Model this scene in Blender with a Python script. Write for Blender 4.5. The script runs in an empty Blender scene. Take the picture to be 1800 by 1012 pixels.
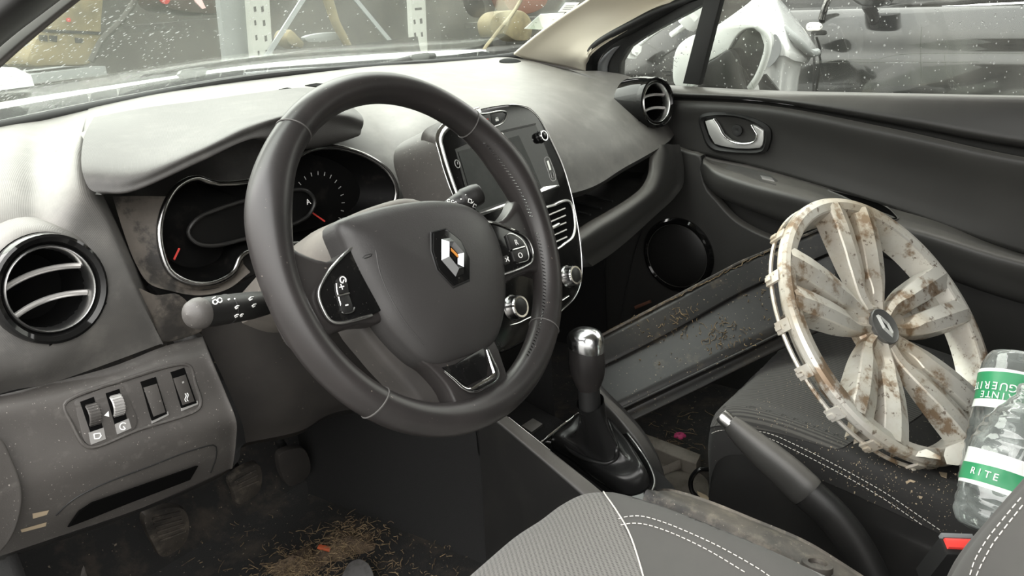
import bpy, bmesh, math, random
import numpy as np
from mathutils import Vector, Matrix
from mathutils.bvhtree import BVHTree
random.seed(7); rng = np.random.default_rng(7)
SC = bpy.context.scene
COL = SC.collection
A = lambda *v: np.array(v, float)

# ------------------------------------------------------------------ camera (metres; X to the passenger side, Y forward, Z up, cabin floor at 0)
CAM = A(-.91035904, -.55626626, .87671711)
YAW, PIT, ROL = map(math.radians, (50.61302256, 20.10065548, -4.47809865))
FOC = 1430.154            # focal length in pixels of an 1800 x 1012 frame
def _axes():
    f = A(math.sin(YAW)*math.cos(PIT), math.cos(YAW)*math.cos(PIT), -math.sin(PIT))
    r = A(math.cos(YAW), -math.sin(YAW), 0); u = np.cross(r, f)
    c, s = math.cos(ROL), math.sin(ROL)
    return c*r+s*u, -s*r+c*u, f
CR, CU, CF = _axes()
def ray(px, py): return CF + CR*(px-900)/FOC - CU*(py-506)/FOC
# survey helpers: the point of a sight line at a known distance / on a known plane of the car
def qx(px, py, x): d = ray(px, py); return CAM + d*(x-CAM[0])/d[0]
def qy(px, py, y): d = ray(px, py); return CAM + d*(y-CAM[1])/d[1]
def qz(px, py, z): d = ray(px, py); return CAM + d*(z-CAM[2])/d[2]
def qd(px, py, t): return CAM + ray(px, py)*t
def qp(px, py, p0, n): d = ray(px, py); n = np.array(n, float); return CAM + d*((np.array(p0, float)-CAM)@n)/(d@n)
def ys(*t): return np.array([qy(*p) for p in t])
def xs(*t): return np.array([qx(*p) for p in t])
def zs(*t): return np.array([qz(*p) for p in t])
def ds(*t): return np.array([qd(*p) for p in t])
def ps(p0, n, *t): return np.array([qp(p[0], p[1], p0, n) for p in t])
def unit(v): v = np.array(v, float); return v/np.linalg.norm(v)

cam = bpy.data.cameras.new('camera'); camo = bpy.data.objects.new('camera', cam); COL.objects.link(camo)
camo.matrix_world = Matrix(((CR[0], CU[0], -CF[0], CAM[0]), (CR[1], CU[1], -CF[1], CAM[1]), (CR[2], CU[2], -CF[2], CAM[2]), (0, 0, 0, 1)))
cam.sensor_width = 36; cam.lens = FOC*36/1800; cam.clip_start = .02; cam.clip_end = 200
SC.camera = camo

# ------------------------------------------------------------------ materials
MATS = {}
def mat(name, col, rough=.5, metal=0., spec=.5, coat=0., noise=None, dust=None, bump=None, sheen=0., emit=None, stripe=None, top=None, trans=0., ior=1.45):
    m = bpy.data.materials.new(name); m.use_nodes = True; MATS[name] = m
    nt = m.node_tree; N = nt.nodes; L = nt.links
    b = N['Principled BSDF']
    b.inputs['Roughness'].default_value = rough; b.inputs['Metallic'].default_value = metal
    b.inputs['Specular IOR Level'].default_value = spec; b.inputs['Coat Weight'].default_value = coat
    b.inputs['Sheen Weight'].default_value = sheen; b.inputs['Transmission Weight'].default_value = trans; b.inputs['IOR'].default_value = ior
    c4 = lambda c: (c[0], c[1], c[2], 1)
    b.inputs['Base Color'].default_value = c4(col)
    tc = N.new('ShaderNodeTexCoord')
    def nz(scale, detail=4, rgh=.6, dist=0.):
        n = N.new('ShaderNodeTexNoise'); n.inputs['Scale'].default_value = scale; n.inputs['Detail'].default_value = detail
        n.inputs['Roughness'].default_value = rgh; n.inputs['Distortion'].default_value = dist
        L.new(tc.outputs['Object'], n.inputs['Vector']); return n.outputs['Fac']
    def ramp(src, lo, hi, a=0., z=1.):
        r = N.new('ShaderNodeMapRange'); r.inputs[1].default_value = lo; r.inputs[2].default_value = hi
        r.inputs[3].default_value = a; r.inputs[4].default_value = z; L.new(src, r.inputs[0]); return r.outputs[0]
    def mul(a, c):
        r = N.new('ShaderNodeMath'); r.operation = 'MULTIPLY'; L.new(a, r.inputs[0])
        if isinstance(c, float): r.inputs[1].default_value = c
        else: L.new(c, r.inputs[1])
        return r.outputs[0]
    cur = None
    def mixc(fac, c2):
        nonlocal cur
        x = N.new('ShaderNodeMix'); x.data_type = 'RGBA'; L.new(fac, x.inputs[0])
        if cur is None: x.inputs[6].default_value = c4(col)
        else: L.new(cur, x.inputs[6])
        x.inputs[7].default_value = c4(c2); cur = x.outputs[2]
    for t in (noise or []):            # (scale, colour, lo, hi, max)
        mixc(ramp(nz(t[0], 6, .65, t[5] if len(t) > 5 else 0.), t[2], t[3], 0., t[4]), t[1])
    if top:                            # dust, and painted top light, on upward faces: (colour, amount, lo, hi of normal z)
        g = N.new('ShaderNodeNewGeometry'); s = N.new('ShaderNodeSeparateXYZ'); L.new(g.outputs['Normal'], s.inputs[0])
        f = mul(ramp(s.outputs[2], top[2], top[3]), ramp(nz(9, 6, .7), .25, .75, .55, 1.)); mixc(mul(f, float(top[1])), top[0])
    if stripe:                         # woven rows: (scale, colour, max, rotation about z, dots per metre or 0)
        mp = N.new('ShaderNodeMapping'); L.new(tc.outputs['Object'], mp.inputs[0]); mp.inputs['Rotation'].default_value = (0, 0, stripe[3])
        wv = N.new('ShaderNodeTexWave'); wv.inputs['Scale'].default_value = stripe[0]; L.new(mp.outputs[0], wv.inputs['Vector']); f = ramp(wv.outputs['Fac'], .35, .75)
        if stripe[4]:
            w2 = N.new('ShaderNodeTexWave'); w2.bands_direction = 'Y'; w2.inputs['Scale'].default_value = stripe[4]; L.new(mp.outputs[0], w2.inputs['Vector']); f = mul(f, ramp(w2.outputs['Fac'], .3, .7))
        mixc(mul(f, float(stripe[2])), stripe[1])
    if dust:                           # fine specks: (scale, colour, lo, amount)
        mixc(ramp(nz(dust[0], 2, .5), dust[2], dust[2]+.06, 0., dust[3]), dust[1])
    if cur is not None: L.new(cur, b.inputs['Base Color'])
    if bump:                           # (kind, scale, strength, distance)
        k, sc, st, di = bump
        bp = N.new('ShaderNodeBump'); bp.inputs['Strength'].default_value = st; bp.inputs['Distance'].default_value = di
        if k == 'grain':
            v = N.new('ShaderNodeTexVoronoi'); v.inputs['Scale'].default_value = sc; L.new(tc.outputs['Object'], v.inputs['Vector']); h = v.outputs['Distance']
        elif k == 'noise': h = nz(sc, 5, .7)
        else:
            mp = N.new('ShaderNodeMapping'); L.new(tc.outputs['Object'], mp.inputs[0]); mp.inputs['Rotation'].default_value = {'ribx': (0, 0, 0), 'ribd': (0, .5, .6), 'ribz': (0, math.pi/2, 0), 'riby': (0, 0, math.pi/2)}[k]
            w = N.new('ShaderNodeTexWave'); w.inputs['Scale'].default_value = sc; w.inputs['Distortion'].default_value = 0.; L.new(mp.outputs[0], w.inputs['Vector']); h = w.outputs['Fac']
        L.new(h, bp.inputs['Height']); L.new(bp.outputs[0], b.inputs['Normal'])
    if emit: b.inputs['Emission Color'].default_value = c4(emit[0]); b.inputs['Emission Strength'].default_value = emit[1]
    return m

DUST_AND_LIGHT = (.37, .35, .32)  # dust tone, also the tint of the painted top highlights
mat('dash_top_plastic', (.05, .0485, .047), .48, spec=.5, noise=[(3.5, DUST_AND_LIGHT, .35, .8, .22), (22, DUST_AND_LIGHT, .48, .78, .2)], top=(DUST_AND_LIGHT, .34, .35, .98), bump=('ribd', 260, .12, .0006))
mat('hood_shaded_plastic', (.036, .035, .034), .5, noise=[(4, DUST_AND_LIGHT, .35, .8, .10), (26, DUST_AND_LIGHT, .5, .78, .10)], top=(DUST_AND_LIGHT, .10, .3, .95), bump=('ribd', 260, .12, .0006))  # hood copy of the dash plastic, its darker shading put into the colour
mat('dash_grey_plastic', (.056, .052, .049), .5, noise=[(6, (.12, .11, .10), .35, .75, .3), (60, DUST_AND_LIGHT, .58, .82, .14)], dust=(420, (.5, .46, .42), .70, .6), bump=('grain', 700, .14, .0005))
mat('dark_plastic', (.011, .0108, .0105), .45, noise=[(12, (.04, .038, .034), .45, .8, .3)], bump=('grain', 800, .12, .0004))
mat('dusty_black_plastic', (.02, .019, .018), .55, noise=[(8, (.17, .145, .12), .35, .7, .65), (45, (.22, .19, .15), .5, .7, .5)], dust=(300, (.4, .36, .3), .70, .7))
mat('brown_dusty_plastic', (.07, .061, .052), .65, noise=[(13, (.012, .011, .010), .50, .56, .9), (40, (.14, .122, .10), .45, .8, .4)])
mat('column_plastic', (.11, .10, .09), .6, noise=[(16, (.2, .18, .155), .35, .75, .6)], dust=(300, (.5, .45, .4), .70, .4))
mat('knee_plastic', (.035, .032, .030), .6, noise=[(10, (.07, .063, .056), .4, .75, .5)], dust=(200, (.4, .36, .3), .73, .5))
mat('piping_grey', (.26, .245, .22), .7)
mat('door_plastic', (.028, .0275, .0262), .42, noise=[(5, (.045, .044, .041), .35, .75, .5)], top=(DUST_AND_LIGHT, .32, .35, .95), bump=('grain', 900, .10, .0004))  # top tint paints highlights onto the armrest and sill tops
mat('door_dark_plastic', (.010, .010, .0095), .5, noise=[(8, (.022, .0215, .02), .4, .8, .4)])
mat('rubber', (.012, .012, .012), .55)
mat('gloss_black', (.006, .006, .006), .14, spec=.35, noise=[(30, (.06, .057, .05), .55, .78, .35)], dust=(450, (.3, .28, .25), .70, .22))
mat('gloss_black_clean', (.006, .006, .006), .07, spec=.35, coat=.15)
mat('black_void', (.003, .003, .003), .8, spec=.05)
mat('lens_black', (.003, .003, .003), .5, spec=.15, noise=[(35, (.035, .030, .026), .55, .8, .5)])
mat('display_black', (.004, .004, .004), .35, spec=.2)
mat('chrome', (.82, .82, .82), .12, metal=1.); mat('knob_metal', (.72, .73, .74), .2, metal=1.)
mat('satin_silver', (.66, .66, .65), .28, metal=1.); mat('emblem_metal', (.26, .265, .27), .25, metal=1.)
mat('dark_chrome', (.25, .25, .25), .2, metal=1., noise=[(30, (.45, .42, .38), .4, .8, .4)])
mat('slat_grey', (.42, .41, .40), .3, metal=.5)
mat('screen_grey', (.035, .038, .036), .35, spec=.2, noise=[(25, (.09, .09, .085), .4, .8, .4)])
mat('leather', (.018, .0168, .0165), .34, noise=[(7, (.046, .039, .038), .35, .75, .55)], bump=('noise', 420, .05, .0003), dust=(260, (.35, .3, .25), .735, .5))
mat('airbag_plastic', (.030, .0285, .028), .42, noise=[(6, (.046, .043, .042), .35, .8, .5)], bump=('noise', 520, .28, .0006), dust=(240, (.35, .3, .26), .74, .4))
mat('boot_leather', (.014, .014, .014), .28, noise=[(14, (.03, .028, .026), .5, .8, .5)], bump=('noise', 500, .08, .0003))
mat('white_print', (.8, .8, .78), .5); mat('red_print', (.55, .05, .04), .5); mat('grey_print', (.35, .35, .34), .5)
mat('seam_grey', (.07, .067, .064), .6); mat('orange_bit', (.28, .06, .022), .6); mat('handle_silver', (.55, .55, .54), .36, metal=.55); mat('worn_grey', (.075, .072, .07), .6, noise=[(60, (.03, .028, .026), .45, .65, .8)]); mat('emblem_orange', (.75, .30, .06), .4)
mat('seat_rib_fabric', (.062, .059, .054), .9, sheen=.1, stripe=(50, (.014, .0135, .013), .75, 0., 0), noise=[(9, (.085, .08, .072), .35, .8, .5)])
mat('seat_dot_fabric', (.135, .13, .122), .85, sheen=.15, stripe=(66, (.03, .029, .027), .8, .75, 130), noise=[(9, (.15, .143, .132), .35, .8, .5)], bump=('grain', 330, .55, .0012))
mat('seat_smooth_fabric', (.052, .050, .047), .7, sheen=.08, noise=[(9, (.08, .076, .07), .35, .8, .5)], bump=('noise', 700, .06, .0003))
mat('seat_dark_fabric', (.014, .0135, .013), .75, sheen=.03, noise=[(11, (.045, .04, .034), .5, .8, .5)], dust=(230, (.4, .35, .28), .70, .6))
mat('stitch_thread', (.62, .59, .55), .7)
mat('carpet', (.012, .0115, .011), .95, noise=[(16, (.07, .055, .04), .5, .75, .6)], dust=(160, (.3, .25, .18), .70, .6), bump=('noise', 300, .5, .002))
mat('carpet_dark', (.008, .008, .008), .95, bump=('noise', 300, .4, .002))
mat('dirty_metal', (.22, .2, .17), .6, metal=.3, noise=[(20, (.07, .055, .04), .45, .7, .8)])
mat('straw', (.20, .145, .08), .85, noise=[(90, (.055, .038, .022), .4, .6, .9)])
mat('litter', (.36, .29, .2), .85); mat('soil', (.06, .042, .028), .95, noise=[(60, (.16, .115, .07), .4, .7, .8)], bump=('noise', 200, .8, .004))
mat('hubcap_paint', (.60, .58, .53), .34, metal=.3, noise=[(5, (.36, .275, .17), .43, .66, .8), (20, (.19, .115, .058), .54, .62, .85), (95, (.10, .064, .038), .60, .66, .8)])
mat('hubcap_badge', (.16, .16, .155), .35, metal=.5); mat('badge_relief', (.5, .5, .48), .4, metal=.2)
mat('sill_black', (.010, .0098, .0095), .42, noise=[(5, (.045, .039, .031), .48, .78, .6), (28, (.10, .08, .055), .58, .78, .5)], dust=(260, (.45, .36, .25), .70, .8))
mat('beige_trim', (.62, .57, .48), .7, bump=('noise', 500, .05, .0003))
mat('white_paint', (.78, .80, .79), .15, coat=.5)
mat('silver_paint', (.62, .63, .63), .2, metal=.5, coat=.6, noise=[(3, (.42, .43, .43), .4, .7, .6)])
mat('black_paint', (.010, .0105, .0105), .10, coat=.5, noise=[(4, (.03, .03, .027), .4, .8, .5)])
mat('seal_grey', (.17, .175, .18), .5); mat('pillar_edge', (.095, .088, .082), .6)
mat('cowl_grey', (.014, .015, .015), .9, spec=.1, noise=[(6, (.03, .03, .028), .4, .7, .5)])
mat('cowl_cap', (.13, .135, .13), .5)
mat('headliner', (.36, .34, .30), .9)
mat('red_plastic', (.75, .06, .05), .35)
mat('label_green', (.03, .26, .11), .35); mat('label_white', (.8, .82, .8), .35)
mat('sticker_white', (.8, .84, .86), .5); mat('sticker_print', (.3, .33, .36), .6)
mat('rack_white', (.40, .41, .38), .5, noise=[(3, (.28, .28, .25), .4, .7, .5)]); mat('rack_grey', (.22, .23, .23), .5)
mat('rack_steel', (.34, .36, .37), .4, metal=.4)
mat('tan_part', (.19, .155, .085), .7, noise=[(2.5, (.06, .05, .035), .45, .65, .8)])
mat('yard_wall', (.055, .052, .046), .8, noise=[(.7, (.03, .028, .027), .4, .65, .9), (3, (.09, .08, .065), .5, .75, .6)])
mat('yard_ground', (.05, .049, .046), .45, noise=[(1.2, (.085, .08, .07), .4, .7, .8)])
mat('tail_red', (.5, .04, .035), .2, coat=.5); mat('tail_clear', (.75, .5, .5), .2); mat('dark_body', (.05, .035, .03), .3)
mat('marker_white', (.85, .83, .78), .25)
mat('rust', (.16, .07, .045), .8)
mat('mirror_glass', (.16, .165, .165), .08, metal=1., noise=[(30, (.04, .04, .04), .42, .62, .9)])

def glassmat(name, tint, haze, hazecol, streak, spec=1.):
    m = bpy.data.materials.new(name); m.use_nodes = True; MATS[name] = m
    nt = m.node_tree; N = nt.nodes; L = nt.links; N.clear()
    out = N.new('ShaderNodeOutputMaterial'); tr = N.new('ShaderNodeBsdfTransparent'); tr.inputs[0].default_value = (*tint, 1)
    gl = N.new('ShaderNodeBsdfGlossy'); gl.inputs['Roughness'].default_value = .02
    fr = N.new('ShaderNodeFresnel'); fr.inputs[0].default_value = 1.45
    mx = N.new('ShaderNodeMixShader'); fm = N.new('ShaderNodeMath'); fm.operation = 'MULTIPLY'; fm.inputs[1].default_value = spec
    L.new(fr.outputs[0], fm.inputs[0]); L.new(fm.outputs[0], mx.inputs[0]); L.new(tr.outputs[0], mx.inputs[1]); L.new(gl.outputs[0], mx.inputs[2])
    tl = N.new('ShaderNodeBsdfTranslucent'); tl.inputs[0].default_value = (*hazecol, 1)
    tc = N.new('ShaderNodeTexCoord'); mp = N.new('ShaderNodeMapping'); mp.inputs['Scale'].default_value = streak; L.new(tc.outputs['Object'], mp.inputs[0])
    n = N.new('ShaderNodeTexNoise'); n.inputs['Scale'].default_value = 1.; n.inputs['Detail'].default_value = 6; L.new(mp.outputs[0], n.inputs['Vector'])
    r = N.new('ShaderNodeMapRange'); r.inputs[1].default_value = .35; r.inputs[2].default_value = .75; r.inputs[3].default_value = haze[0]; r.inputs[4].default_value = haze[1]
    L.new(n.outputs['Fac'], r.inputs[0])
    m2 = N.new('ShaderNodeMixShader'); L.new(r.outputs[0], m2.inputs[0]); L.new(mx.outputs[0], m2.inputs[1])
    df = N.new('ShaderNodeBsdfDiffuse'); df.inputs[0].default_value = (*hazecol, 1); m3 = N.new('ShaderNodeMixShader'); m3.inputs[0].default_value = .5; L.new(tl.outputs[0], m3.inputs[1]); L.new(df.outputs[0], m3.inputs[2]); L.new(m3.outputs[0], m2.inputs[2])
    L.new(m2.outputs[0], out.inputs[0]); return m
glassmat('windscreen_glass', (.88, .91, .88), (.0, .032), (.8, .8, .74), (3, 3, 3), .35)
glassmat('side_glass', (.86, .88, .85), (.004, .06), (.75, .74, .68), (14, 14, 4), .6)
glassmat('bottle_plastic', (.95, .97, .96), (.08, .36), (.9, .95, .93), (26, 26, 26), 2.6)
mat('water_drop', (.95, .96, .96), .06, trans=.6, ior=1.33); mat('clear_drop', (.97, .98, .98), .02, trans=.82, ior=1.33)

# ------------------------------------------------------------------ mesh helpers
BASE = {}
def thing(name, label, cat, loc, group=None):
    o = bpy.data.objects.new(name, None); COL.objects.link(o); o.empty_display_size = .05
    o.location = Vector(loc); BASE[o.name] = np.array(loc, float); tag(o, label, cat, group); return o
def tag(o, label, cat=None, group=None, kind=None):
    if label: o['label'] = label
    if cat: o['category'] = cat
    if group: o['group'] = group
    if kind: o['kind'] = kind
    return o
def mk(name, V, F, m, parent=None, sharp=38, orient=None, solid=0., mats=None, fmat=None):
    V = np.array(V, float)
    base = BASE[parent.name] if parent is not None else A((V[:, 0].min()+V[:, 0].max())/2, (V[:, 1].min()+V[:, 1].max())/2, V[:, 2].min())
    me = bpy.data.meshes.new(name); me.from_pydata([tuple(v) for v in V-base], [], [tuple(f) for f in F])
    for mm in ([m] if mats is None else mats): me.materials.append(MATS[mm])
    if fmat is not None:
        for p, k in zip(me.polygons, fmat): p.material_index = k
    bm = bmesh.new(); bm.from_mesh(me)
    if orient == 'cam':
        bm.faces.ensure_lookup_table(); s = 0.
        cc = Vector(CAM-base)
        for f in bm.faces: s += f.normal.dot((cc-f.calc_center_median()).normalized())*f.calc_area()
        if s < 0: bmesh.ops.reverse_faces(bm, faces=bm.faces)
    else: bmesh.ops.recalc_face_normals(bm, faces=bm.faces)
    bm.to_mesh(me); bm.free()
    for p in me.polygons: p.use_smooth = True
    me.set_sharp_from_angle(angle=math.radians(sharp))
    o = bpy.data.objects.new(name, me); COL.objects.link(o)
    if parent is not None: o.parent = parent
    else: o.location = Vector(base)
    BASE[o.name] = base
    if solid:
        s = o.modifiers.new('thickness', 'SOLIDIFY'); s.thickness = solid; s.offset = -1; s.use_even_offset = False
    return o
def cr(P, n, closed=False):
    """Catmull-Rom curve through P resampled to n points."""
    P = np.array(P, float)
    if closed: Q = np.vstack([P[-1], P, P[0], P[1]])
    else: Q = np.vstack([2*P[0]-P[1], P, 2*P[-1]-P[-2]])
    seg = len(Q)-3; L = np.array([max(np.linalg.norm(Q[i+2]-Q[i+1]), 1e-9) for i in range(seg)])
    cum = np.concatenate([[0], np.cumsum(L)]); out = []
    for s in np.linspace(0, cum[-1], n, endpoint=not closed):
        i = min(int(np.searchsorted(cum, s, 'right'))-1, seg-1); u = (s-cum[i])/L[i]
        p0, p1, p2, p3 = Q[i:i+4]
        t0 = max(np.linalg.norm(p1-p0), 1e-9)**.5; t1 = max(L[i], 1e-9)**.5; t2 = max(np.linalg.norm(p3-p2), 1e-9)**.5
        m1 = (p2-p1)+t1*((p1-p0)/t0-(p2-p0)/(t0+t1)); m2 = (p2-p1)+t1*((p3-p2)/t2-(p3-p1)/(t1+t2))
        out.append((2*u**3-3*u**2+1)*p1+(u**3-2*u**2+u)*m1+(-2*u**3+3*u**2)*p2+(u**3-u**2)*m2)
    return np.array(out)
def lin(P, n):
    P = np.array(P, float); L = np.linalg.norm(np.diff(P, axis=0), axis=1); c = np.concatenate([[0], np.cumsum(L)])
    return np.stack([np.interp(np.linspace(0, c[-1], n), c, P[:, k]) for k in range(P.shape[1])], 1)
def catmull_rows(P, n):
    """per-index resample (keeps row k at parameter k): n points per span."""
    P = np.array(P, float); Q = np.concatenate([2*P[:1]-P[1:2], P, 2*P[-1:]-P[-2:-1]]); out = []
    for i in range(len(P)-1):
        p0, p1, p2, p3 = Q[i:i+4]
        for k in range(n):
            u = k/n; out.append(.5*((2*p1)+(-p0+p2)*u+(2*p0-5*p1+4*p2-p3)*u*u+(-p0+3*p1-3*p2+p3)*u**3))
    out.append(P[-1]); return np.array(out)
def gridfaces(nu, nv, closed_u=False, closed_v=False, off=0):
    F = []
    for i in range(nu if closed_u else nu-1):
        for j in range(nv if closed_v else nv-1):
            a = i*nv+j; b = ((i+1) % nu)*nv+j; c = ((i+1) % nu)*nv+(j+1) % nv; d = i*nv+(j+1) % nv
            F.append((off+a, off+b, off+c, off+d))
    return F
def surf(name, cols, m, parent=None, sub=6, solid=0., sharp=50, orient='cam'):
    """smooth skin through a grid of points: cols x rows x 3"""
    G = np.array([np.array(c, float) for c in cols]); G = catmull_rows(G, sub); G = np.swapaxes(catmull_rows(np.swapaxes(G, 0, 1), sub), 0, 1)
    nu, nv = G.shape[:2]
    return mk(name, G.reshape(-1, 3), gridfaces(nu, nv), m, parent, sharp, orient, solid)
def slabgeo(P, n, depth, bev=0., seg=2):
    P = np.array(P, float); n = unit(n); k = len(P); bm = bmesh.new()
    f = [bm.verts.new(tuple(p)) for p in P]; b = [bm.verts.new(tuple(p-n*depth)) for p in P]
    top = bm.faces.new(f); bm.faces.new(b[::-1])
    for i in range(k): bm.faces.new((f[i], b[i], b[(i+1) % k], f[(i+1) % k]))
    bmesh.ops.recalc_face_normals(bm, faces=bm.faces)
    if bev: bmesh.ops.bevel(bm, geom=list(top.edges), offset=bev, segments=seg, affect='EDGES', profile=.5, clamp_overlap=True)
    bm.verts.index_update(); V = [tuple(v.co) for v in bm.verts]; F = [tuple(v.index for v in q.verts) for q in bm.faces]; bm.free()
    return np.array(V), F
def slab(name, P, n, depth, m, parent=None, bev=0., seg=2, sharp=38):
    V, F = slabgeo(P, n, depth, bev, seg); return mk(name, V, F, m, parent, sharp)
def ring(name, Po, Pi, n, depth, m, parent=None, lip=0.):
    """flat band between two outlines with the same number of points"""
    Po = np.array(Po, float); Pi = np.array(Pi, float); n = unit(n); k = len(Po)
    mid = (Po+Pi)/2+n*lip
    R = [Po-n*depth, Po, mid, Pi, Pi-n*depth]; V = np.concatenate(R); F = []
    for a in range(5):
        b = (a+1) % 5
        for i in range(k): F.append((a*k+i, a*k+(i+1) % k, b*k+(i+1) % k, b*k+i))
    return mk(name, V, F, m, parent, 40)
def tubegeo(P, r, closed=False, ns=8, up=None, flat=1., cap=True):
    P = np.array(P, float); n = len(P); r = np.full(n, r, float) if np.isscalar(r) else np.array(r, float)
    T = np.roll(P, -1, 0)-np.roll(P, 1, 0) if closed else np.gradient(P, axis=0)
    T /= np.maximum(np.linalg.norm(T, axis=1)[:, None], 1e-12); V = []
    ref = np.array(up, float) if up is not None else (A(0, 0, 1) if abs(T[0][2]) < .9 else A(1, 0, 0))
    e = ref
    for i in range(n):
        if up is not None: e = ref
        e = e-T[i]*(e@T[i]); e = e/max(np.linalg.norm(e), 1e-9); f = np.cross(T[i], e)
        for k in range(ns):
            a = 2*math.pi*k/ns; V.append(P[i]+r[i]*(math.cos(a)*f+flat*math.sin(a)*e))
    F = gridfaces(n, ns, closed, True)
    if not closed and cap:
        F += [tuple(range(ns)), tuple(range((n-1)*ns, n*ns))]
    return np.array(V), F
def tube(name, P, r, m, parent=None, **k):
    V, F = tubegeo(P, r, **k); return mk(name, V, F, m, parent, 45)
def join(*gs):
    V = []; F = []; o = 0
    for v, f in gs:
        V.append(np.array(v)); F += [tuple(i+o for i in q) for q in f]; o += len(v)
    return np.concatenate(V), F
def frame(axis, hint=None):
    a = unit(axis); h = np.array(hint, float) if hint is not None else (A(0, 0, 1) if abs(a[2]) < .9 else A(1, 0, 0))
    e = unit(h-a*(h@a)); return np.cross(e, a), e, a       # right, up, axis
def lathegeo(c, axis, prof, n=32, hint=None, arc=None):
    """prof: (height along axis, radius)"""
    c = np.array(c, float); e1, e2, a = frame(axis, hint); V = []
    for h, r in prof:
        for k in range(n):
            t = 2*math.pi*k/n; V.append(c+a*h+max(r, 1e-5)*(math.cos(t)*e1+math.sin(t)*e2))
    F = gridfaces(len(prof), n, False, True); return np.array(V), F
def lathe(name, c, axis, prof, m, parent=None, n=32, sharp=35):
    V, F = lathegeo(c, axis, prof, n); return mk(name, V, F, m, parent, sharp)
def boxgeo(c, s, ax=None, bev=0.):
    c = np.array(c, float); e = np.array(ax, float) if ax is not None else np.eye(3); s = np.array(s, float)/2
    P = [c+e[0]*x*s[0]+e[1]*y*s[1] for x, y in ((-1, -1), (1, -1), (1, 1), (-1, 1))]
    return slabgeo(np.array(P)+e[2]*s[2], e[2], 2*s[2], bev)
def box(name, c, s, m, parent=None, ax=None, bev=0.):
    V, F = boxgeo(c, s, ax, bev); return mk(name, V, F, m, parent)
def circle(c, e1, e2, r, n=24, a0=0): return np.array([np.array(c)+r*(math.cos(a0+2*math.pi*k/n)*e1+math.sin(a0+2*math.pi*k/n)*e2) for k in range(n)])
def text(name, s, o, right, up, size, m, parent=None, shear=0.):
    r = unit(right); u = unit(np.array(up)-r*(np.array(up)@r)); n = np.cross(r, u)
    cu = bpy.data.curves.new(name, 'FONT'); cu.body = s; cu.size = size; cu.extrude = .00025; cu.align_x = 'CENTER'; cu.align_y = 'CENTER'; cu.materials.append(MATS[m]); cu.resolution_u = 3
    ob = bpy.data.objects.new(name, cu); COL.objects.link(ob); base = BASE[parent.name] if parent is not None else A(0, 0, 0)
    p = np.array(o, float)-base
    if parent is not None: ob.parent = parent
    ob.matrix_local = Matrix(((r[0], u[0], n[0], p[0]), (r[1], u[1], n[1], p[1]), (r[2], u[2], n[2], p[2]), (0, 0, 0, 1)))
    bpy.context.view_layer.update(); me = bpy.data.meshes.new_from_object(ob); me.materials.clear(); me.materials.append(MATS[m])
    o2 = bpy.data.objects.new(name, me); COL.objects.link(o2); o2.parent = parent; o2.matrix_local = ob.matrix_local.copy()
    bpy.data.objects.remove(ob); BASE[o2.name] = base; return o2
_bv = {}
def bvh(o):
    if o.name not in _bv:
        b = BASE[o.name]; _bv[o.name] = BVHTree.FromPolygons([Vector(v.co)+Vector(b) for v in o.data.vertices], [tuple(p.vertices) for p in o.data.polygons])
    return _bv[o.name]
def onto(o, px, py, lift=.0008):
    """where a sight line meets a finished surface, lifted off it a little"""
    d = ray(px, py); h, n, i, t = bvh(o).ray_cast(Vector(CAM), Vector(d).normalized())
    if h is None: return None
    n = np.array(n); 
    if n@d > 0: n = -n
    return np.array(h)+n*lift
def ontos(o, pts, lift=.0008):
    return np.array([p for p in (onto(o, a, b, lift) for a, b in pts) if p is not None])
def stitch(name, o, pts, parent, m='stitch_thread', dash=.0042, gap=.0022, r=.0005, lift=.0006):
    P = ontos(o, cr(np.array(pts, float), 60), lift)
    if len(P) < 8: print('stitch misses', name, o.name, pts[0]); return None
    L = np.concatenate([[0], np.cumsum(np.linalg.norm(np.diff(P, axis=0), axis=1))]); gs = []; s = 0.
    at = lambda x: A(*[np.interp(x, L, P[:, k]) for k in range(3)])
    while s < L[-1]-dash:
        gs.append(tubegeo([at(s), at(s+dash/2), at(s+dash)], r, ns=5)); s += dash+gap
    return mk(name, *join(*gs), m, parent)
# ================================================================== LIGHT
w = bpy.data.worlds.new('world'); SC.world = w; w.use_nodes = True
nt = w.node_tree; N = nt.nodes; L = nt.links
bg = N['Background']; tc = N.new('ShaderNodeTexCoord'); sp = N.new('ShaderNodeSeparateXYZ'); L.new(tc.outputs['Generated'], sp.inputs[0])
rp = N.new('ShaderNodeValToRGB'); L.new(sp.outputs[2], rp.inputs[0])
rp.color_ramp.elements[0].position = 0.; rp.color_ramp.elements[0].color = (.20, .195, .185, 1)
e_ = rp.color_ramp.elements.new(.22); e_.color = (.50, .49, .465, 1)
rp.color_ramp.elements[1].position = .6; rp.color_ramp.elements[1].color = (1, .985, .95, 1)
L.new(rp.outputs[0], bg.inputs[0]); bg.inputs[1].default_value = 7.0
SC.view_settings.view_transform = 'Standard'; SC.view_settings.look = 'None'; SC.view_settings.exposure = 0.; SC.view_settings.gamma = 1.; SC.view_settings.use_curve_mapping = False

sun = bpy.data.lights.new('sun', 'SUN'); sun.energy = 3.3; sun.angle = math.radians(70); sun.color = (1, .975, .94)
suno = bpy.data.objects.new('sun', sun); COL.objects.link(suno)
suno.rotation_euler = Vector((.12, .72, .82)).to_track_quat('Z', 'Y').to_euler()
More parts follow.
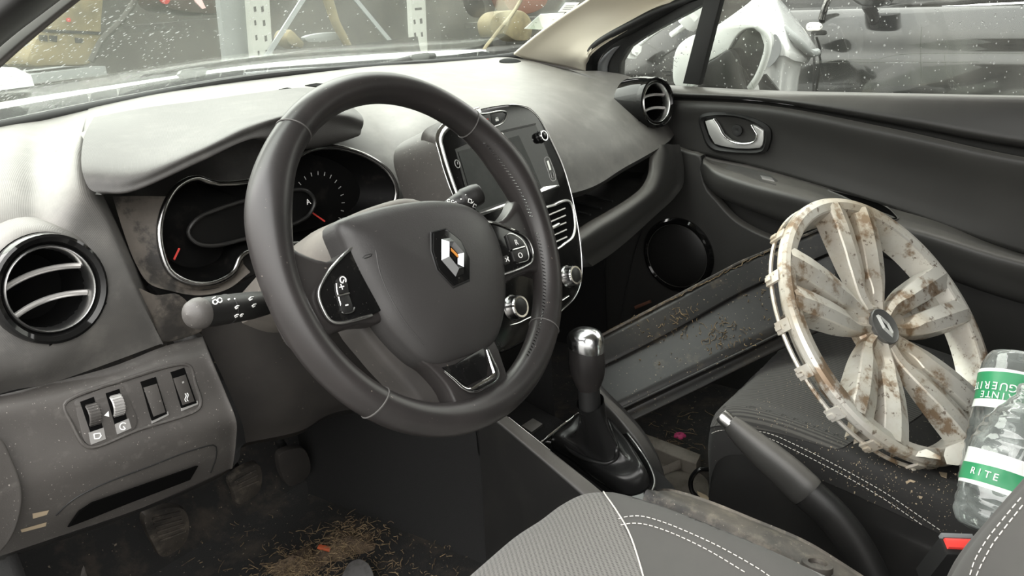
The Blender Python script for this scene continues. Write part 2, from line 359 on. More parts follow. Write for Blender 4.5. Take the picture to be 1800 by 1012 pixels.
# ================================================================== DASHBOARD
dash = thing('dashboard', 'dusty grey dashboard across the car with hooded dials, centre screen and round vents', 'dashboard', (0, .45, .42))
c3 = lambda *t: np.array(t, float)
pad_cols = [
 ys((0, 221, .60), (0, 270, .47), (0, 330, .38), (0, 410, .315), (0, 520, .287), (0, 640, .268), (0, 692, .287))+A(-.10, 0, 0),
 ys((0, 221, .60), (0, 270, .47), (0, 330, .38), (0, 410, .315), (0, 520, .287), (0, 640, .268), (0, 692, .287)),
 ys((80, 207, .63), (70, 255, .50), (70, 320, .39), (72, 400, .318), (80, 510, .287), (88, 620, .268), (100, 670, .287)),
 ys((150, 192, .66), (138, 232, .50), (127, 268, .40), (140, 335, .325), (168, 405, .30), (213, 512, .275), (272, 608, .285)),
 ys((160, 189, .66), (152, 230, .51), (150, 268, .42), (183, 348, .345), (207, 405, .312), (247, 503, .288), (284, 600, .29)),
 np.concatenate([ys((215, 177, .68), (205, 206, .56)), c3((-.49, .46, .742), (-.47, .42, .70), (-.46, .40, .66), (-.45, .38, .58), (-.45, .37, .54))]),
 np.concatenate([ys((310, 158, .715), (320, 172, .62)), c3((-.33, .49, .757), (-.33, .43, .72), (-.33, .42, .66), (-.33, .40, .6), (-.33, .38, .54))]),
 ys((560, 127, .745), (570, 150, .6), (590, 180, .48), (612, 215, .40), (645, 270, .345), (690, 335, .30), (715, 380, .28)),
 ys((650, 117, .75), (655, 140, .6), (665, 180, .46), (682, 228, .37), (704, 282, .315), (722, 335, .28), (745, 385, .26)),
 ys((760, 108, .755), (760, 130, .6), (755, 165, .45), (752, 212, .34), (760, 265, .29), (775, 315, .26), (795, 360, .24)),
 ys((850, 101, .725), (860, 120, .6), (880, 150, .45), (905, 178, .34), (940, 215, .27), (975, 270, .225), (1012, 338, .195)),
 ys((895, 99, .68), (935, 112, .57), (985, 140, .45), (1030, 170, .36), (1060, 205, .29), (1080, 250, .24), (1100, 293, .215)),
 ys((1000, 122, .476), (1035, 133, .43), (1070, 145, .39), (1100, 165, .345), (1122, 192, .305), (1147, 225, .268), (1168, 254, .238)),
 c3((.672, .45, .693), (.672, .42, .69), (.672, .38, .684), (.672, .345, .67), (.672, .32, .64), (.672, .29, .6), (.672, .26, .56)),
]
pad = surf('top_pad', pad_cols, 'dash_top_plastic', dash, 8)
# under-lip of the passenger side
lipc = []
for c in pad_cols[9:]:
    p = c[-1]; lipc.append([p, p+A(0, .006, -.010), p+A(0, .03, -.012), p+A(0, .16, -.004)])
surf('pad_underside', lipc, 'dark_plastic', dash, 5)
# demister slots and the sensor dome on the pad
for pts in (((490, 158), (505, 155), (517, 157), (505, 161)), ((536, 151), (556, 147), (582, 149), (560, 154))):
    P = ontos(pad, pts, .0012); slab('demister_slot', P, np.cross(P[1]-P[0], P[2]-P[0])*-1 if np.cross(P[1]-P[0], P[2]-P[0])[2] < 0 else np.cross(P[1]-P[0], P[2]-P[0]), .003, 'black_void', dash)
pdome = onto(pad, 897, 108, 0.); lathe('sensor_dome', pdome+A(0, 0, -.002), (0, -.15, 1), [(-.002, .026), (.003, .025), (.006, .018), (.007, .0)], 'cowl_grey', dash, 24)

# ---- round side vents
def side_vent(c, ax, R, hint=(0, 0, 1)):
    c = np.array(c, float); r, u, a = frame(ax, hint)
    v = lathe('side_vent', c, a, [(-.03, R*.98), (.004, R*1.02), (.012, R*.99), (.0135, R*.94), (.011, R*.86), (.004, R*.80)], 'gloss_black_clean', dash, 48)
    lathe('chrome_ring', c, a, [(.004, R*.80), (.0085, R*.795), (.010, R*.77), (.008, R*.745), (-.006, R*.72), (-.03, R*.70)], 'satin_silver', v, 48)
    lathe('duct', c, a, [(-.006, R*.725), (-.045, R*.62), (-.05, 0)], 'black_void', v, 32)
    for h in (.22, -.30):
        w = R*.72*math.sqrt(max(0, 1-(h/.74)**2)); P = []
        for t in np.linspace(-1, 1, 13): P.append(c+r*w*t+u*R*(h+.10*(1-t*t))+a*(-.002-.004*(1-t*t)))
        tube('slat', P, .0034, 'slat_grey', v, ns=8, up=u, flat=.9)
    return v
vcL = qy(84, 507, .284); side_vent(vcL, unit(A(.05, -1, .10)), .0545)
vcR = qy(1140, 180, .285)
side_vent(vcR+A(-.004, -.014, 0), unit(A(-.22, -1, .14)), .051)
# raised collar of the dash around each vent
lathe('vent_collar', vcL, unit(A(.05, -1, .10)), [(-.04, .0545*1.30), (-.012, .0545*1.16), (-.002, .0545*1.07), (.0, .0545*1.03), (-.01, .0545*.99)], 'dash_top_plastic', dash, 48)
lathe('vent_barrel', vcR+A(-.004, -.014, 0), unit(A(-.22, -1, .14)), [(-.06, .051*1.10), (-.025, .051*1.10), (-.004, .051*1.03), (.004, .051*1.0)], 'gloss_black_clean', dash, 48)

# openings of the vents in the pad
def cut(o, c, ax, R, depth=.06):
    bm = bmesh.new(); bm.from_mesh(o.data); c = Vector(np.array(c)-BASE[o.name]); a = Vector(ax); kill = []
    for f in bm.faces:
        d = f.calc_center_median()-c; h = d.dot(a)
        if abs(h) < depth and (d-a*h).length < R: kill.append(f)
    bmesh.ops.delete(bm, geom=kill, context='FACES'); bm.to_mesh(o.data); bm.free()
cut(pad, vcL, unit(A(.05, -1, .10)), .0545*.93); cut(pad, vcR+A(-.004, -.014, 0), unit(A(-.22, -1, .14)), .051*.93)
# ---- instrument hood
hood_rows = [
 ys((165, 206, .53), (250, 190, .50), (350, 177, .49), (450, 163, .48), (540, 154, .48), (595, 168, .44), (628, 195, .33)),
 ys((148, 240, .42), (250, 238, .39), (350, 222, .37), (450, 196, .36), (540, 182, .36), (604, 188, .34), (636, 203, .30)),
 ys((143, 290, .33), (245, 292, .30), (350, 256, .287), (440, 216, .28), (530, 195, .28), (604, 199, .28), (639, 213, .287)),
 ys((156, 330, .305), (235, 325, .287), (350, 273, .277), (440, 234, .272), (520, 212, .275), (590, 215, .278), (636, 226, .29)),
 ys((178, 342, .31), (235, 332, .30), (350, 281, .29), (440, 244, .285), (520, 262, .29), (587, 253, .293), (622, 241, .295)),
 c3((-.515, .40, .70), (-.46, .42, .72), (-.40, .43, .735), (-.34, .43, .74), (-.28, .43, .735), (-.23, .41, .72), (-.19, .38, .71)),
]
hood = surf('instrument_hood', np.swapaxes(np.array(hood_rows), 0, 1), 'hood_shaded_plastic', dash, 7, sharp=60)

# ---- instrument cluster
ring_pts = ys((375, 322, .33), (345, 313, .33), (312, 328, .325), (290, 362, .316), (281, 400, .31), (284, 440, .302), (300, 478, .295), (335, 497, .29), (375, 497, .29), (410, 478, .29), (424, 450, .292),
   (455, 436, .292), (500, 430, .29), (560, 424, .287), (620, 408, .283), (668, 384, .277), (690, 362, .273), (697, 336, .272), (685, 305, .275), (655, 280, .283), (615, 264, .292), (575, 258, .30), (540, 265, .305), (510, 285, .312), (470, 310, .32), (420, 322, .325))
RG = cr(ring_pts, 120, True)
clus = tube('instrument_cluster', RG, .0038, 'dark_chrome', dash, closed=True, ns=10)
cen = RG.mean(0); nC = unit(A(.05, -.93, .36))
inner = cen+(RG-cen)*.985; deep = cen+(RG-cen)*.86+A(0, .045, 0)
V = np.concatenate([inner, (inner*.5+deep*.5)+A(0, .004, 0), deep, np.repeat((deep.mean(0)+A(0, .006, 0))[None], 1, 0)])
F = gridfaces(3, 120, False, True)+[(240+i, 240+(i+1) % 120, 360) for i in range(120)]
mk('dial_bowl', V, F, 'lens_black', clus, 60, 'cam')
OV = cr(ys((331, 408, .318), (345, 386, .318), (385, 367, .318), (440, 350, .315), (500, 336, .31), (538, 335, .305), (553, 353, .303), (545, 375, .303), (525, 390, .303), (480, 405, .306), (430, 420, .31), (370, 432, .313), (342, 425, .316)), 80, True)
tube('display_rim', OV, .0026, 'dark_plastic', clus, closed=True, ns=8)
V = np.concatenate([OV+A(0, .004, 0), OV.mean(0)[None]+A(0, .006, 0)]); mk('display', V, [(i, (i+1) % 80, 80) for i in range(80)], 'display_black', clus, 60, 'cam')
for (a, b, c, d) in ((315, 437, 306, 456), (548, 373, 571, 389)):
    tube('needle', [qy(a, b, .315), qy(c, d, .308)], .0012, 'red_print', clus, ns=6)
# dial marks of the right-hand dial
gs = []
for k in range(15):
    t = math.radians(-40+k*15); cc = qy(560, 360, .318)
    e = A(math.cos(t), 0, math.sin(t)); gs.append(tubegeo([cc+e*.040, cc+e*.045], .0006, ns=4))
mk('dial_marks', *join(*gs), 'grey_print', clus)
text('dial_text', 'A', qy(542, 355, .301), (1, 0, 0), (0, .3, 1), .010, 'white_print', clus)
# surround between the groove of the dash and the dial rim
so = cr(ys((198, 345, .345), (214, 398, .325), (238, 462, .305), (262, 498, .292), (300, 511, .287), (350, 519, .284), (400, 508, .284), (440, 478, .288)), 40)
si = cr(ys((292, 345, .328), (281, 395, .314), (285, 445, .304), (303, 482, .297), (338, 498, .292), (380, 499, .292), (413, 479, .292), (426, 452, .294)), 40)
sm = (so+si)/2+A(0, .006, 0)
V = np.concatenate([so, sm, si]); mk('cluster_surround', V, gridfaces(3, 40), 'brown_dusty_plastic', dash, 60, 'cam')
slab('cluster_floor', ys((262, 499, .30), (330, 513, .292), (420, 500, .29), (520, 440, .29), (690, 370, .285), (700, 385, .30), (560, 470, .30), (380, 545, .30), (300, 545, .30)), (0, -.8, .5), .01, 'rubber', dash)
P = cr(ys((243, 506, .281), (275, 518, .281), (312, 516, .281), (335, 535, .279), (352, 560, .279), (357, 580, .28), (340, 589, .281), (300, 600, .285), (284, 599, .285), (270, 560, .284)), 40, True)
slab('trim_below_dials', P, (.1, -.95, .25), .012, 'brown_dusty_plastic', dash, .003)

# ---- lower panel with the switches (driver side)
p0 = qy(240, 720, .25); nP = unit(A(.02, -.975, .22))
pp = lambda *t: ps(p0, nP, *t)
def colm(top, mid, low): return np.concatenate([ys(top), pp(*mid), ys(*low)])
low_cols = [
 colm((-60, 706, .288), ((-60, 728), (-60, 775), (-60, 815)), ((-60, 870, .245), (-60, 940, .26), (-60, 992, .29))),
 colm((0, 694, .288), ((0, 715), (0, 760), (0, 800)), ((0, 860, .245), (0, 925, .26), (0, 977, .29))),
 colm((100, 670, .288), ((105, 700), (114, 770), (120, 815)), ((122, 850, .247), (124, 895, .26), (125, 935, .29))),
 colm((200, 643, .288), ((207, 672), (224, 745), (235, 785)), ((243, 820, .247), (248, 860, .262), (250, 892, .29))),
 colm((284, 610, .288), ((294, 640), (316, 712), (330, 755)), ((345, 790, .249), (358, 820, .265), (368, 843, .29))),
 colm((340, 595, .288), ((356, 632), (382, 692), (400, 738)), ((404, 770, .255), (404, 800, .27), (402, 825, .29))),
 colm((356, 590, .29), ((372, 630), (397, 690), (415, 738)), ((414, 775, .258), (411, 800, .272), (407, 822, .29))),
]
e = low_cols[-1]; low_cols.append(e+A(.004, .03, 0)); low_cols.append(e+A(.006, .09, -.005))
lowp = surf('lower_panel', low_cols, 'dash_grey_plastic', dash, 7)
# recessed coin-box handle slot
P = cr(pp((118, 920), (138, 892), (160, 878), (250, 848), (345, 816), (330, 838), (318, 843), (220, 880), (150, 908)), 50, True)
P = ontos(lowp, [(118, 920), (137, 893), (160, 878), (250, 847), (345, 814), (331, 838), (318, 843), (220, 880), (150, 908)], .0045)
slab('coin_box_slot', P, nP, .004, 'black_void', dash)
seam = ontos(lowp, cr(np.array([(98, 905), (125, 880), (170, 855), (260, 820), (340, 790), (378, 783), (380, 800), (370, 830)], float), 40), .0004)
tube('coin_box_seam', seam, .0008, 'rubber', dash, ns=5)
# raised border round the switches
bd = lambda *t: pp(*t)+nP*.0006
P = cr(bd((112, 712), (125, 700), (215, 668), (320, 640), (334, 645), (342, 672), (352, 706), (348, 718), (240, 756), (160, 786), (146, 780), (126, 745)), 90, True)
tube('switch_border', P, .0021, 'dash_grey_plastic', dash, closed=True, ns=8)
# headlamp / dimmer thumb-wheel unit
unitp = cr(bd((129, 706), (150, 694), (205, 676), (218, 680), (230, 708), (240, 742), (232, 756), (160, 783), (148, 776), (137, 740)), 60, True)
mod = slab('thumb_wheel_unit', unitp+nP*.0014, nP, .004, 'dash_grey_plastic', dash, .0012)
rr, uu, nn = frame(nP, unit(pp((240, 700))[0]-pp((248, 740))[0]))
for (cx, cy, top, pr_) in ((162, 728, ((139, 706), (163, 697), (180, 754), (158, 762)), 0), (204, 712, ((184, 691), (208, 683), (222, 738), (200, 746)), 1)):
    P = bd(*top)+nP*.0018
    slab('wheel_slot', P, nP, .002, 'black_void', mod)
    c = bd((cx, cy))[0]-nP*.0045
    g = lathegeo(c-rr*.0062, rr, [(0, .0115), (.0012, .0125), (.0112, .0125), (.0124, .0115)], 40); gs = [g]
    for k in range(26):
        t = 2*math.pi*k/26; d = math.cos(t)*uu+math.sin(t)*nP
        if d@nP > -.1: gs.append(boxgeo(c+d*.0126, (.011, .0009, .0009), (rr, np.cross(d, rr), d)))
    mk('thumb_wheel', *join(*gs), 'slat_grey' if pr_ else 'dash_grey_plastic', mod)
for pts, mk_ in ((((154, 760), (180, 751), (184, 771), (158, 781)), 0), (((200, 745), (224, 735), (229, 752), (204, 763)), 1)):
    P = bd(*pts)+nP*.0022; q = slab('icon_plate', P, nP, .001, 'slat_grey', mod)
    c = P.mean(0)+nP*.0004
    if mk_: tube('headlamp_icon', [c+rr*.0035*math.cos(t)+uu*.0035*math.sin(t) for t in np.linspace(.6, 5.2, 14)]+[c], .0006, 'white_print', mod, ns=5)
    else: tube('headlamp_icon', [c-rr*.003+uu*.003, c+rr*.003+uu*.002, c+rr*.0035-uu*.001, c+rr*.001-uu*.003, c-rr*.003-uu*.002, c-rr*.003+uu*.003], .0006, 'white_print', mod, ns=5)
P = bd((181, 730), (189, 722), (190, 732))+nP*.002; slab('arrow_mark', P, nP, .0005, 'white_print', mod)
P = bd((158, 716), (164, 714), (163, 722))+nP*.0048; slab('arrow_mark', P, nP, .0005, 'white_print', mod)
for nm, rec, cap, mt in (('blank_button', ((245, 671), (272, 662), (292, 727), (266, 739)), ((250, 681), (274, 674), (289, 724), (268, 732)), 'dash_grey_plastic'), ('traction_button', ((298, 654), (322, 646), (344, 708), (318, 717)), ((302, 665), (324, 658), (340, 705), (319, 712)), 'knee_plastic')):
    slab(nm+'_recess', bd(*rec)+nP*.0018, nP, .002, 'black_void', dash)
    b = slab(nm, bd(*cap)+nP*.0030, nP, .003, mt, dash, .0012)
    P = bd((rec[3][0], rec[3][1]-2), (rec[2][0]+2, rec[2][1]-4), (rec[2][0]+3, rec[2][1]+2), (rec[3][0], rec[3][1]+5))+nP*.0014; slab('button_sill', P, nP, .002, 'slat_grey', b)
    if nm[0] == 't':
        c = bd((325, 698))[0]+nP*.0031
        for s in (-1, 1): tube('skid_icon', [c+rr*(.0012*s+.0012*math.sin(3*t))+uu*.0045*t for t in np.linspace(-1, 1, 9)], .0005, 'white_print', b, ns=5)
        slab('lamp_dot', bd((317, 671), (320, 669), (321, 672), (318, 674))+nP*.003, nP, .0005, 'white_print', b)
# end cover next to the door
P = cr(np.concatenate([ys((-70, 745, .236), (0, 768, .236), (22, 805, .236), (40, 858, .236), (38, 900, .238), (22, 945, .242), (-4, 975, .25), (-70, 1000, .25))]), 40)
slab('end_cover', P, (0, -1, .1), .03, 'dash_grey_plastic', dash, .006, 3)
for pts in (((57, 902), (86, 896), (82, 904), (58, 911)), ((36, 930), (82, 917), (80, 924), (38, 935))):
    P = ontos(lowp, pts, .0004); slab('scrape_mark', P, nP, .0006, 'litter', dash)
# knee panel round the column
knee_cols = [ys((340, 555, .32), (352, 580, .33), (372, 622, .335), (400, 682, .34), (425, 742, .35), (432, 778, .37)),
 ys((470, 505, .315), (478, 560, .31), (488, 620, .312), (503, 680, .318), (520, 728, .335), (528, 757, .36)),
 ys((600, 470, .315), (606, 540, .31), (613, 600, .31), (622, 650, .318), (632, 695, .338), (600, 722, .36)),
 ys((730, 450, .32), (732, 520, .32), (738, 580, .322), (748, 640, .33), (756, 680, .345), (760, 705, .36))]
surf('knee_panel', knee_cols, 'knee_plastic', dash, 6)
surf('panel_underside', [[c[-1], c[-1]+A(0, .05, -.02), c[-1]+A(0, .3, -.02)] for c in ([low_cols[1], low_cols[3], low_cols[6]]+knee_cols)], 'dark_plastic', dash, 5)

# ---- passenger shelf and glovebox front
lip = cr(ys((1016, 411, .188), (1045, 392, .19), (1075, 375, .194), (1120, 346, .20), (1139, 328, .205), (1149, 306, .212), (1151, 280, .225), (1156, 254, .24)), 30)
mo = cr(ys((1020, 440, .178), (1050, 423, .18), (1082, 404, .184), (1132, 366, .192), (1160, 340, .198), (1174, 312, .21), (1179, 280, .225), (1172, 253, .24)), 30)
bo = cr(ys((1024, 470, .21), (1052, 452, .21), (1080, 430, .212), (1140, 376, .22), (1172, 346, .225), (1187, 322, .235), (1186, 285, .245), (1179, 254, .25)), 30)
un = bo+A(0, .25, -.02)
top_in = lip+A(0, .012, .001); fl = lip*A(1, 1, 0)+A(0, .03, 0)+np.stack([0*lip[:, 0], 0*lip[:, 0], np.minimum(lip[:, 2]-.008, .50)], 1)
surf('glovebox_front', np.swapaxes(np.array([un, bo, (bo+mo)/2+A(0, -.008, 0), mo, (mo*.35+lip*.65)+A(0, -.006, 0), lip, top_in]), 0, 1), 'door_plastic', dash, 3)
fb = fl+A(.02, .15, .01); bk = fb+A(0, .01, .10)
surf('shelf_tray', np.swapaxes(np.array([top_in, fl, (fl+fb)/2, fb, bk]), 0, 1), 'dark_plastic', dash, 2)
for i in (2, 5, 8, 11, 14):
    tube('tray_rib', [fl[i]+A(0, .01, .004), fl[i]+A(.02, .14, .012)], .0022, 'rubber', dash, ns=6)
# ================================================================== CENTRE STACK
sp0 = A(0, .196, .723); sn = unit(A(0, -.95, .316))
SP = lambda *t, h=0.: ps(sp0+sn*h, sn, *t)
sr, su, _ = frame(sn, A(0, 0, 1))
out = cr(SP((776, 228), (790, 212), (830, 197), (870, 187), (905, 184), (930, 190), (949, 208), (971, 250), (989, 290), (1004, 340), (1016, 400), (1022, 450), (1022, 490), (1012, 520), (985, 548), (945, 585), (917, 603), (881, 619), (866, 612), (855, 588), (846, 540), (835, 480), (818, 410), (800, 345), (786, 295), (774, 252)), 120, True)
stack = slab('centre_stack', out, sn, .02, 'gloss_black', dash, .003)
body = out.mean(0)+(out-out.mean(0))*1.008-sn*.005
V = np.concatenate([body, out.mean(0)+(out-out.mean(0))*1.01-sn*.02, out.mean(0)+(out-out.mean(0))*.99-sn*.10]); mk('stack_housing', V, gridfaces(3, 120, False, True), 'dash_grey_plastic', stack, 60)
# side flank (grey) left of the bezel
fo = cr(ys((742, 262, .24), (739, 240, .225), (748, 226, .215), (770, 218, .205), (800, 205, .20)), 16); fi = cr(SP((772, 262), (768, 246), (771, 234), (784, 221), (812, 207), h=-.004), 16)
flank = [ys((800, 400, .23), (777, 360, .225), (757, 310, .228), (746, 275, .232), (740, 247, .228), (746, 229, .218), (766, 217, .208), (800, 204, .204)),
         ys((812, 398, .20), (790, 355, .20), (770, 305, .205), (760, 272, .21), (756, 247, .205), (760, 232, .203), (776, 219, .20), (806, 205, .20)),
         SP((826, 396), (802, 350), (783, 300), (772, 268), (768, 246), (771, 234), (784, 220), (814, 205), h=-.003)]
surf('stack_flank', flank, 'dash_grey_plastic', stack, 6)
tr = cr(SP((828, 392), (806, 350), (787, 298), (777, 264), (773, 246), (776, 234), (788, 220), (818, 204), (845, 195), h=.0005), 60)
tube('chrome_strip', tr-sr*.0015, .0062, 'chrome', stack, ns=10, up=sn, flat=.3)
# hazard and lock switches
hz = cr(SP((836, 204), (858, 199), (884, 195), (891, 198), (890, 207), (884, 216), (874, 221), (861, 224), (848, 222), h=.001), 50, True)
tube('switch_frame', hz, .0011, 'satin_silver', stack, closed=True, ns=6)
hp = slab('hazard_switch', SP((838, 205), (862, 200), (865, 221), (858, 223), (848, 221), h=.002), sn, .003, 'dark_plastic', stack, .0006)
lk = slab('lock_switch', SP((863, 200), (884, 197), (889, 200), (888, 207), (882, 214), (872, 219), (866, 221), h=.002), sn, .003, 'dark_plastic', stack, .0006)
tube('hazard_icon', SP((848, 209), (858, 209), (855, 218), h=.0026), .0006, 'red_print', hp, closed=True, ns=5)
tube('hazard_icon', SP((850, 211.5), (856, 211.5), (854.5, 216), h=.0026), .0006, 'red_print', hp, closed=True, ns=5)
slab('lock_icon', SP((871, 209), (876, 208), (877, 212), (872, 213), h=.0025), sn, .0006, 'white_print', lk); tube('lock_icon', SP((872, 209), (872.5, 206.5), (875, 206), (875.5, 208), h=.0025), .0004, 'white_print', lk, ns=5)
# screen
slab('screen_recess', SP((800, 262), (870, 232), (941, 218), (960, 262), (984, 328), (845, 378), (818, 330), h=.0012), sn, .002, 'gloss_black_clean', stack)
slab('touch_screen', SP((806, 266), (912, 238), (933, 283), (953, 332), (838, 371), (822, 320), h=.0022), sn, .0015, 'screen_grey', stack)
slab('screen_ledge', SP((874, 231), (942, 216), (942, 219), (874, 235), h=.003), sn, .003, 'dark_plastic', stack)
slab('screen_chrome_bar', SP((844, 373), (900, 353), (942, 338), (956, 328), (983, 324), (984, 328), (940, 344), (900, 360), (846, 380), h=.004), sn, .004, 'chrome', stack, .001)
b = lathe('home_button', SP((881, 239), h=.002)[0], sn, [(0, .0058), (.0015, .005), (.0018, 0)], 'satin_silver', stack, 20)
tube('power_icon', [SP((804, 288), h=.002)[0]+.0045*(math.cos(t)*sr+1.2*math.sin(t)*su) for t in np.linspace(0, 6.28, 20)], .0006, 'grey_print', stack, ns=5)
tube('power_icon', SP((804, 284), (805, 289), h=.002), .0006, 'grey_print', stack, ns=5)
def knob(px, r, depth, nm, m='dark_chrome', face='dark_plastic'):
    c = SP(px, h=.001)[0]
    k = lathe(nm, c, sn, [(0, r*1.12), (.002, r*1.05), (.003, r), (depth, r*.93), (depth+.001, r*.86)], m, stack, 36)
    lathe('knob_ring', c, sn, [(depth-.001, r*.95), (depth+.0015, r*.9), (depth+.0015, r*.74), (depth, r*.72)], 'chrome', k, 36)
    lathe('knob_face', c, sn, [(depth+.0008, r*.76), (depth+.0022, r*.5), (depth+.0025, 0)], face, k, 36)
    return k
knob((949, 241), .0088, .008, 'volume_knob', 'gloss_black_clean', 'gloss_black_clean')
knob((999, 486), .0155, .014, 'heater_knob'); knob((902, 541), .0165, .014, 'heater_knob')
u = cr(SP((957, 279), (964, 277), (970, 290), (976, 308), (976, 316), (969, 317), (964, 303), h=.001), 40, True)
tube('port_frame', u, .0009, 'grey_print', stack, closed=True, ns=5)
slab('port_slot', SP((961, 283), (964, 282), (969, 298), (966, 299), h=.0015), sn, .001, 'satin_silver', stack)
tube('dock_icon', SP((968, 303), (972, 302), (974, 312), (970, 313), h=.002), .0006, 'grey_print', stack, closed=True, ns=5)
# centre air vents
def cvent(off, nm='centre_vent'):
    o_ = lambda L: [(a+off[0], b+off[1]) for a, b in L]
    fo = cr(SP(*o_([(953, 371), (975, 360), (992, 353), (1000, 354), (1005, 361), (1009, 380), (1010, 400), (1006, 416), (992, 428), (976, 438), (968, 436), (958, 405)]), h=.001), 60, True)
    v = tube(nm, fo, .0026, 'satin_silver', stack, closed=True, ns=8)
    slab('vent_duct', fo-sn*.0005, sn, .001, 'black_void', v)
    for k in range(5):
        y = 12.5*k; tube('vent_slat', SP(*o_([(957+1.5*k, 381+y), (975+1.2*k, 373.5+y), (993+.8*k, 366+y)]), h=.003), .0013, 'slat_grey', v, ns=6)
    t = o_([(967, 399), (983, 391), (986, 393), (985, 397), (970, 404)]); slab('vent_tab', SP(*t, h=.0075), sn, .005, 'satin_silver', v, .001)
    return v
cvent((0, 0)); cvent((-92, 33))
# trim lines of the lower part
tube('stack_line', cr(SP((897, 571), (912, 567), (926, 560), (960, 545), (1000, 520), h=.001), 20), .0008, 'satin_silver', stack, ns=5)
tube('stack_edge_line', cr(out[[i for i in range(18, 75)]]+sn*.0002, 80), .0009, 'satin_silver', stack, ns=5)
# ================================================================== STEERING WHEEL
TILT = math.radians(24.6937); RHO = math.radians(-6.5)
WC = A(-.36, 0, .64); wn = A(0, -math.cos(TILT), math.sin(TILT)); _eu = A(0, math.sin(TILT), math.cos(TILT))
wr = A(1, 0, 0)*math.cos(RHO)+_eu*math.sin(RHO); wu = -A(1, 0, 0)*math.sin(RHO)+_eu*math.cos(RHO)
W = lambda a, b, h=0.: WC+wr*a+wu*b+wn*h
WP = lambda *t, h=0.: ps(WC+wn*h, wn, *t)
wheel = thing('steering_wheel', 'black leather steering wheel with diamond emblem in front of the dials', 'steering wheel', WC)
RW = .1709
def rim_section(t):
    d = math.degrees(t) % 360; g = sum(math.exp(-((((d-c)+180) % 360-180)/w)**2) for c, w in ((158, 16), (22, 16)))
    lo = math.exp(-((((d-270)+180) % 360-180)/45)**2)
    return .0163+.0040*g+.0008*lo, RW-.0012*lo+.001*g
n1, n2 = 180, 22; V = []; fm = []
for i in range(n1):
    t = 2*math.pi*i/n1; r, R = rim_section(t); c = W(R*math.cos(t), R*math.sin(t)); e = wr*math.cos(t)+wu*math.sin(t)
    for k in range(n2):
        a = 2*math.pi*k/n2; V.append(c+e*r*.96*math.cos(a)+wn*r*1.06*math.sin(a))
rim = mk('rim', V, gridfaces(n1, n2, True, True), 'leather', wheel, 60)
for d in (129.5, 47, 226, 317.5):
    t = math.radians(d); r, R = rim_section(t); c = W(R*math.cos(t), R*math.sin(t)); e = wr*math.cos(t)+wu*math.sin(t)
    sk = -.35 if d in (226, 317.5) else .3
    tube('leather_seam', [c+e*(r*.965)*math.cos(a)+wn*(r*1.065)*math.sin(a)+(-wr*math.sin(t)+wu*math.cos(t))*sk*.008*math.cos(a) for a in np.linspace(0, 2*math.pi, 40)], .00085, 'seam_grey', rim, ns=5)
for a0, a1 in ((300, 357), (3, 40)):
    gs = []
    for d in np.arange(a0, a1, 1.5):
        t = math.radians(d); r, R = rim_section(t); e = wr*math.cos(t)+wu*math.sin(t); tg = -wr*math.sin(t)+wu*math.cos(t); c = W(R*math.cos(t), R*math.sin(t))
        p = c-e*r*.955*math.cos(.5)+wn*r*1.06*math.sin(.5)
        gs.append(tubegeo([p-wn*.002+tg*.0012, p-e*.0004, p+wn*.002-tg*.0012], .0006, ns=4))
    mk('rim_stitching', *join(*gs), 'dark_chrome', rim)
# airbag cover : domed pad
HO = np.array([(-.0977, .042), (-.0572, .0496), (.0007, .0505), (.0376, .0465), (.0736, .0355), (.0935, .0196), (.1001, -.0022), (.0962, -.0387), (.069, -.0905), (.0409, -.1133), (-.0073, -.1155), (-.0409, -.1122), (-.0567, -.1032), (-.0816, -.0635), (-.0898, -.0311), (-.0957, -.0034), (-.0985, .0209)])
HO = np.concatenate([HO, np.zeros((len(HO), 1))], 1); HO = cr(HO, 96, True)[:, :2]; hc = A(0, -.032)
rows = []; RR = [(1.0, -.022), (1.0, -.006), (.985, .001), (.95, .0055), (.86, .0105), (.7, .0155), (.5, .0185), (.25, .020)]
for s, h in RR: rows.append([W(*(hc+(p-hc)*s), h) for p in HO])
V = np.concatenate([np.array(rows).reshape(-1, 3), [W(*hc, .0203)]]); k = len(RR); F = gridfaces(k, 96, False, True)+[((k-1)*96+i, (k-1)*96+(i+1) % 96, k*96) for i in range(96)]
airbag = mk('airbag_cover', V, F, 'airbag_plastic', wheel, 70)
tube('cover_crease', ontos(airbag, cr(np.array([(660, 440), (668, 480), (690, 530), (715, 570), (745, 605)], float), 24), .0002), .0007, 'airbag_plastic', airbag, ns=5)
horn = [(637, 453), (641, 449), (648, 447), (654, 446), (652, 450), (645, 453), (640, 454)]
tube('horn_mark', ontos(airbag, horn, .0002), .0005, 'rubber', airbag, ns=4)
# emblem
EM = lambda *t: np.array([qp(a, b, WC+wn*.0225, wn) for a, b in t])
plate = EM((763, 409), (786, 403), (811, 423), (826, 453), (826, 490), (799, 502), (772, 473), (762, 440))
pl = slab('emblem_plate', plate, wn, .012, 'gloss_black', airbag, .0012)
tube('emblem_groove', np.array([(p-plate.mean(0))*1.05+plate.mean(0) for p in plate])-wn*.003, .0012, 'rubber', airbag, closed=True, ns=5)
oD = EM((776, 420), (791, 418), (816, 446), (815, 481), (801, 486), (776, 457)); iD = EM((790.5, 433), (793, 434), (804, 447), (804, 464), (800.5, 464), (790, 450))
oD = np.array([(oD[i]) for i in range(6)])
mid = (oD*.45+iD*.55)+wn*.0055
V = np.concatenate([oD, mid, iD+wn*.0005, oD-wn*.002]); F = gridfaces(3, 6, False, True)+[(18+i, 18+(i+1) % 6, (i+1) % 6, i) for i in range(6)]
di = mk('emblem_diamond', V, F, 'emblem_metal', airbag, 10)
slab('emblem_orange_sliver', EM((791.5, 436), (804, 449), (803.5, 453), (791.5, 441))+wn*.0015, wn, .0008, 'emblem_orange', airbag)  # orange sliver inside the diamond opening
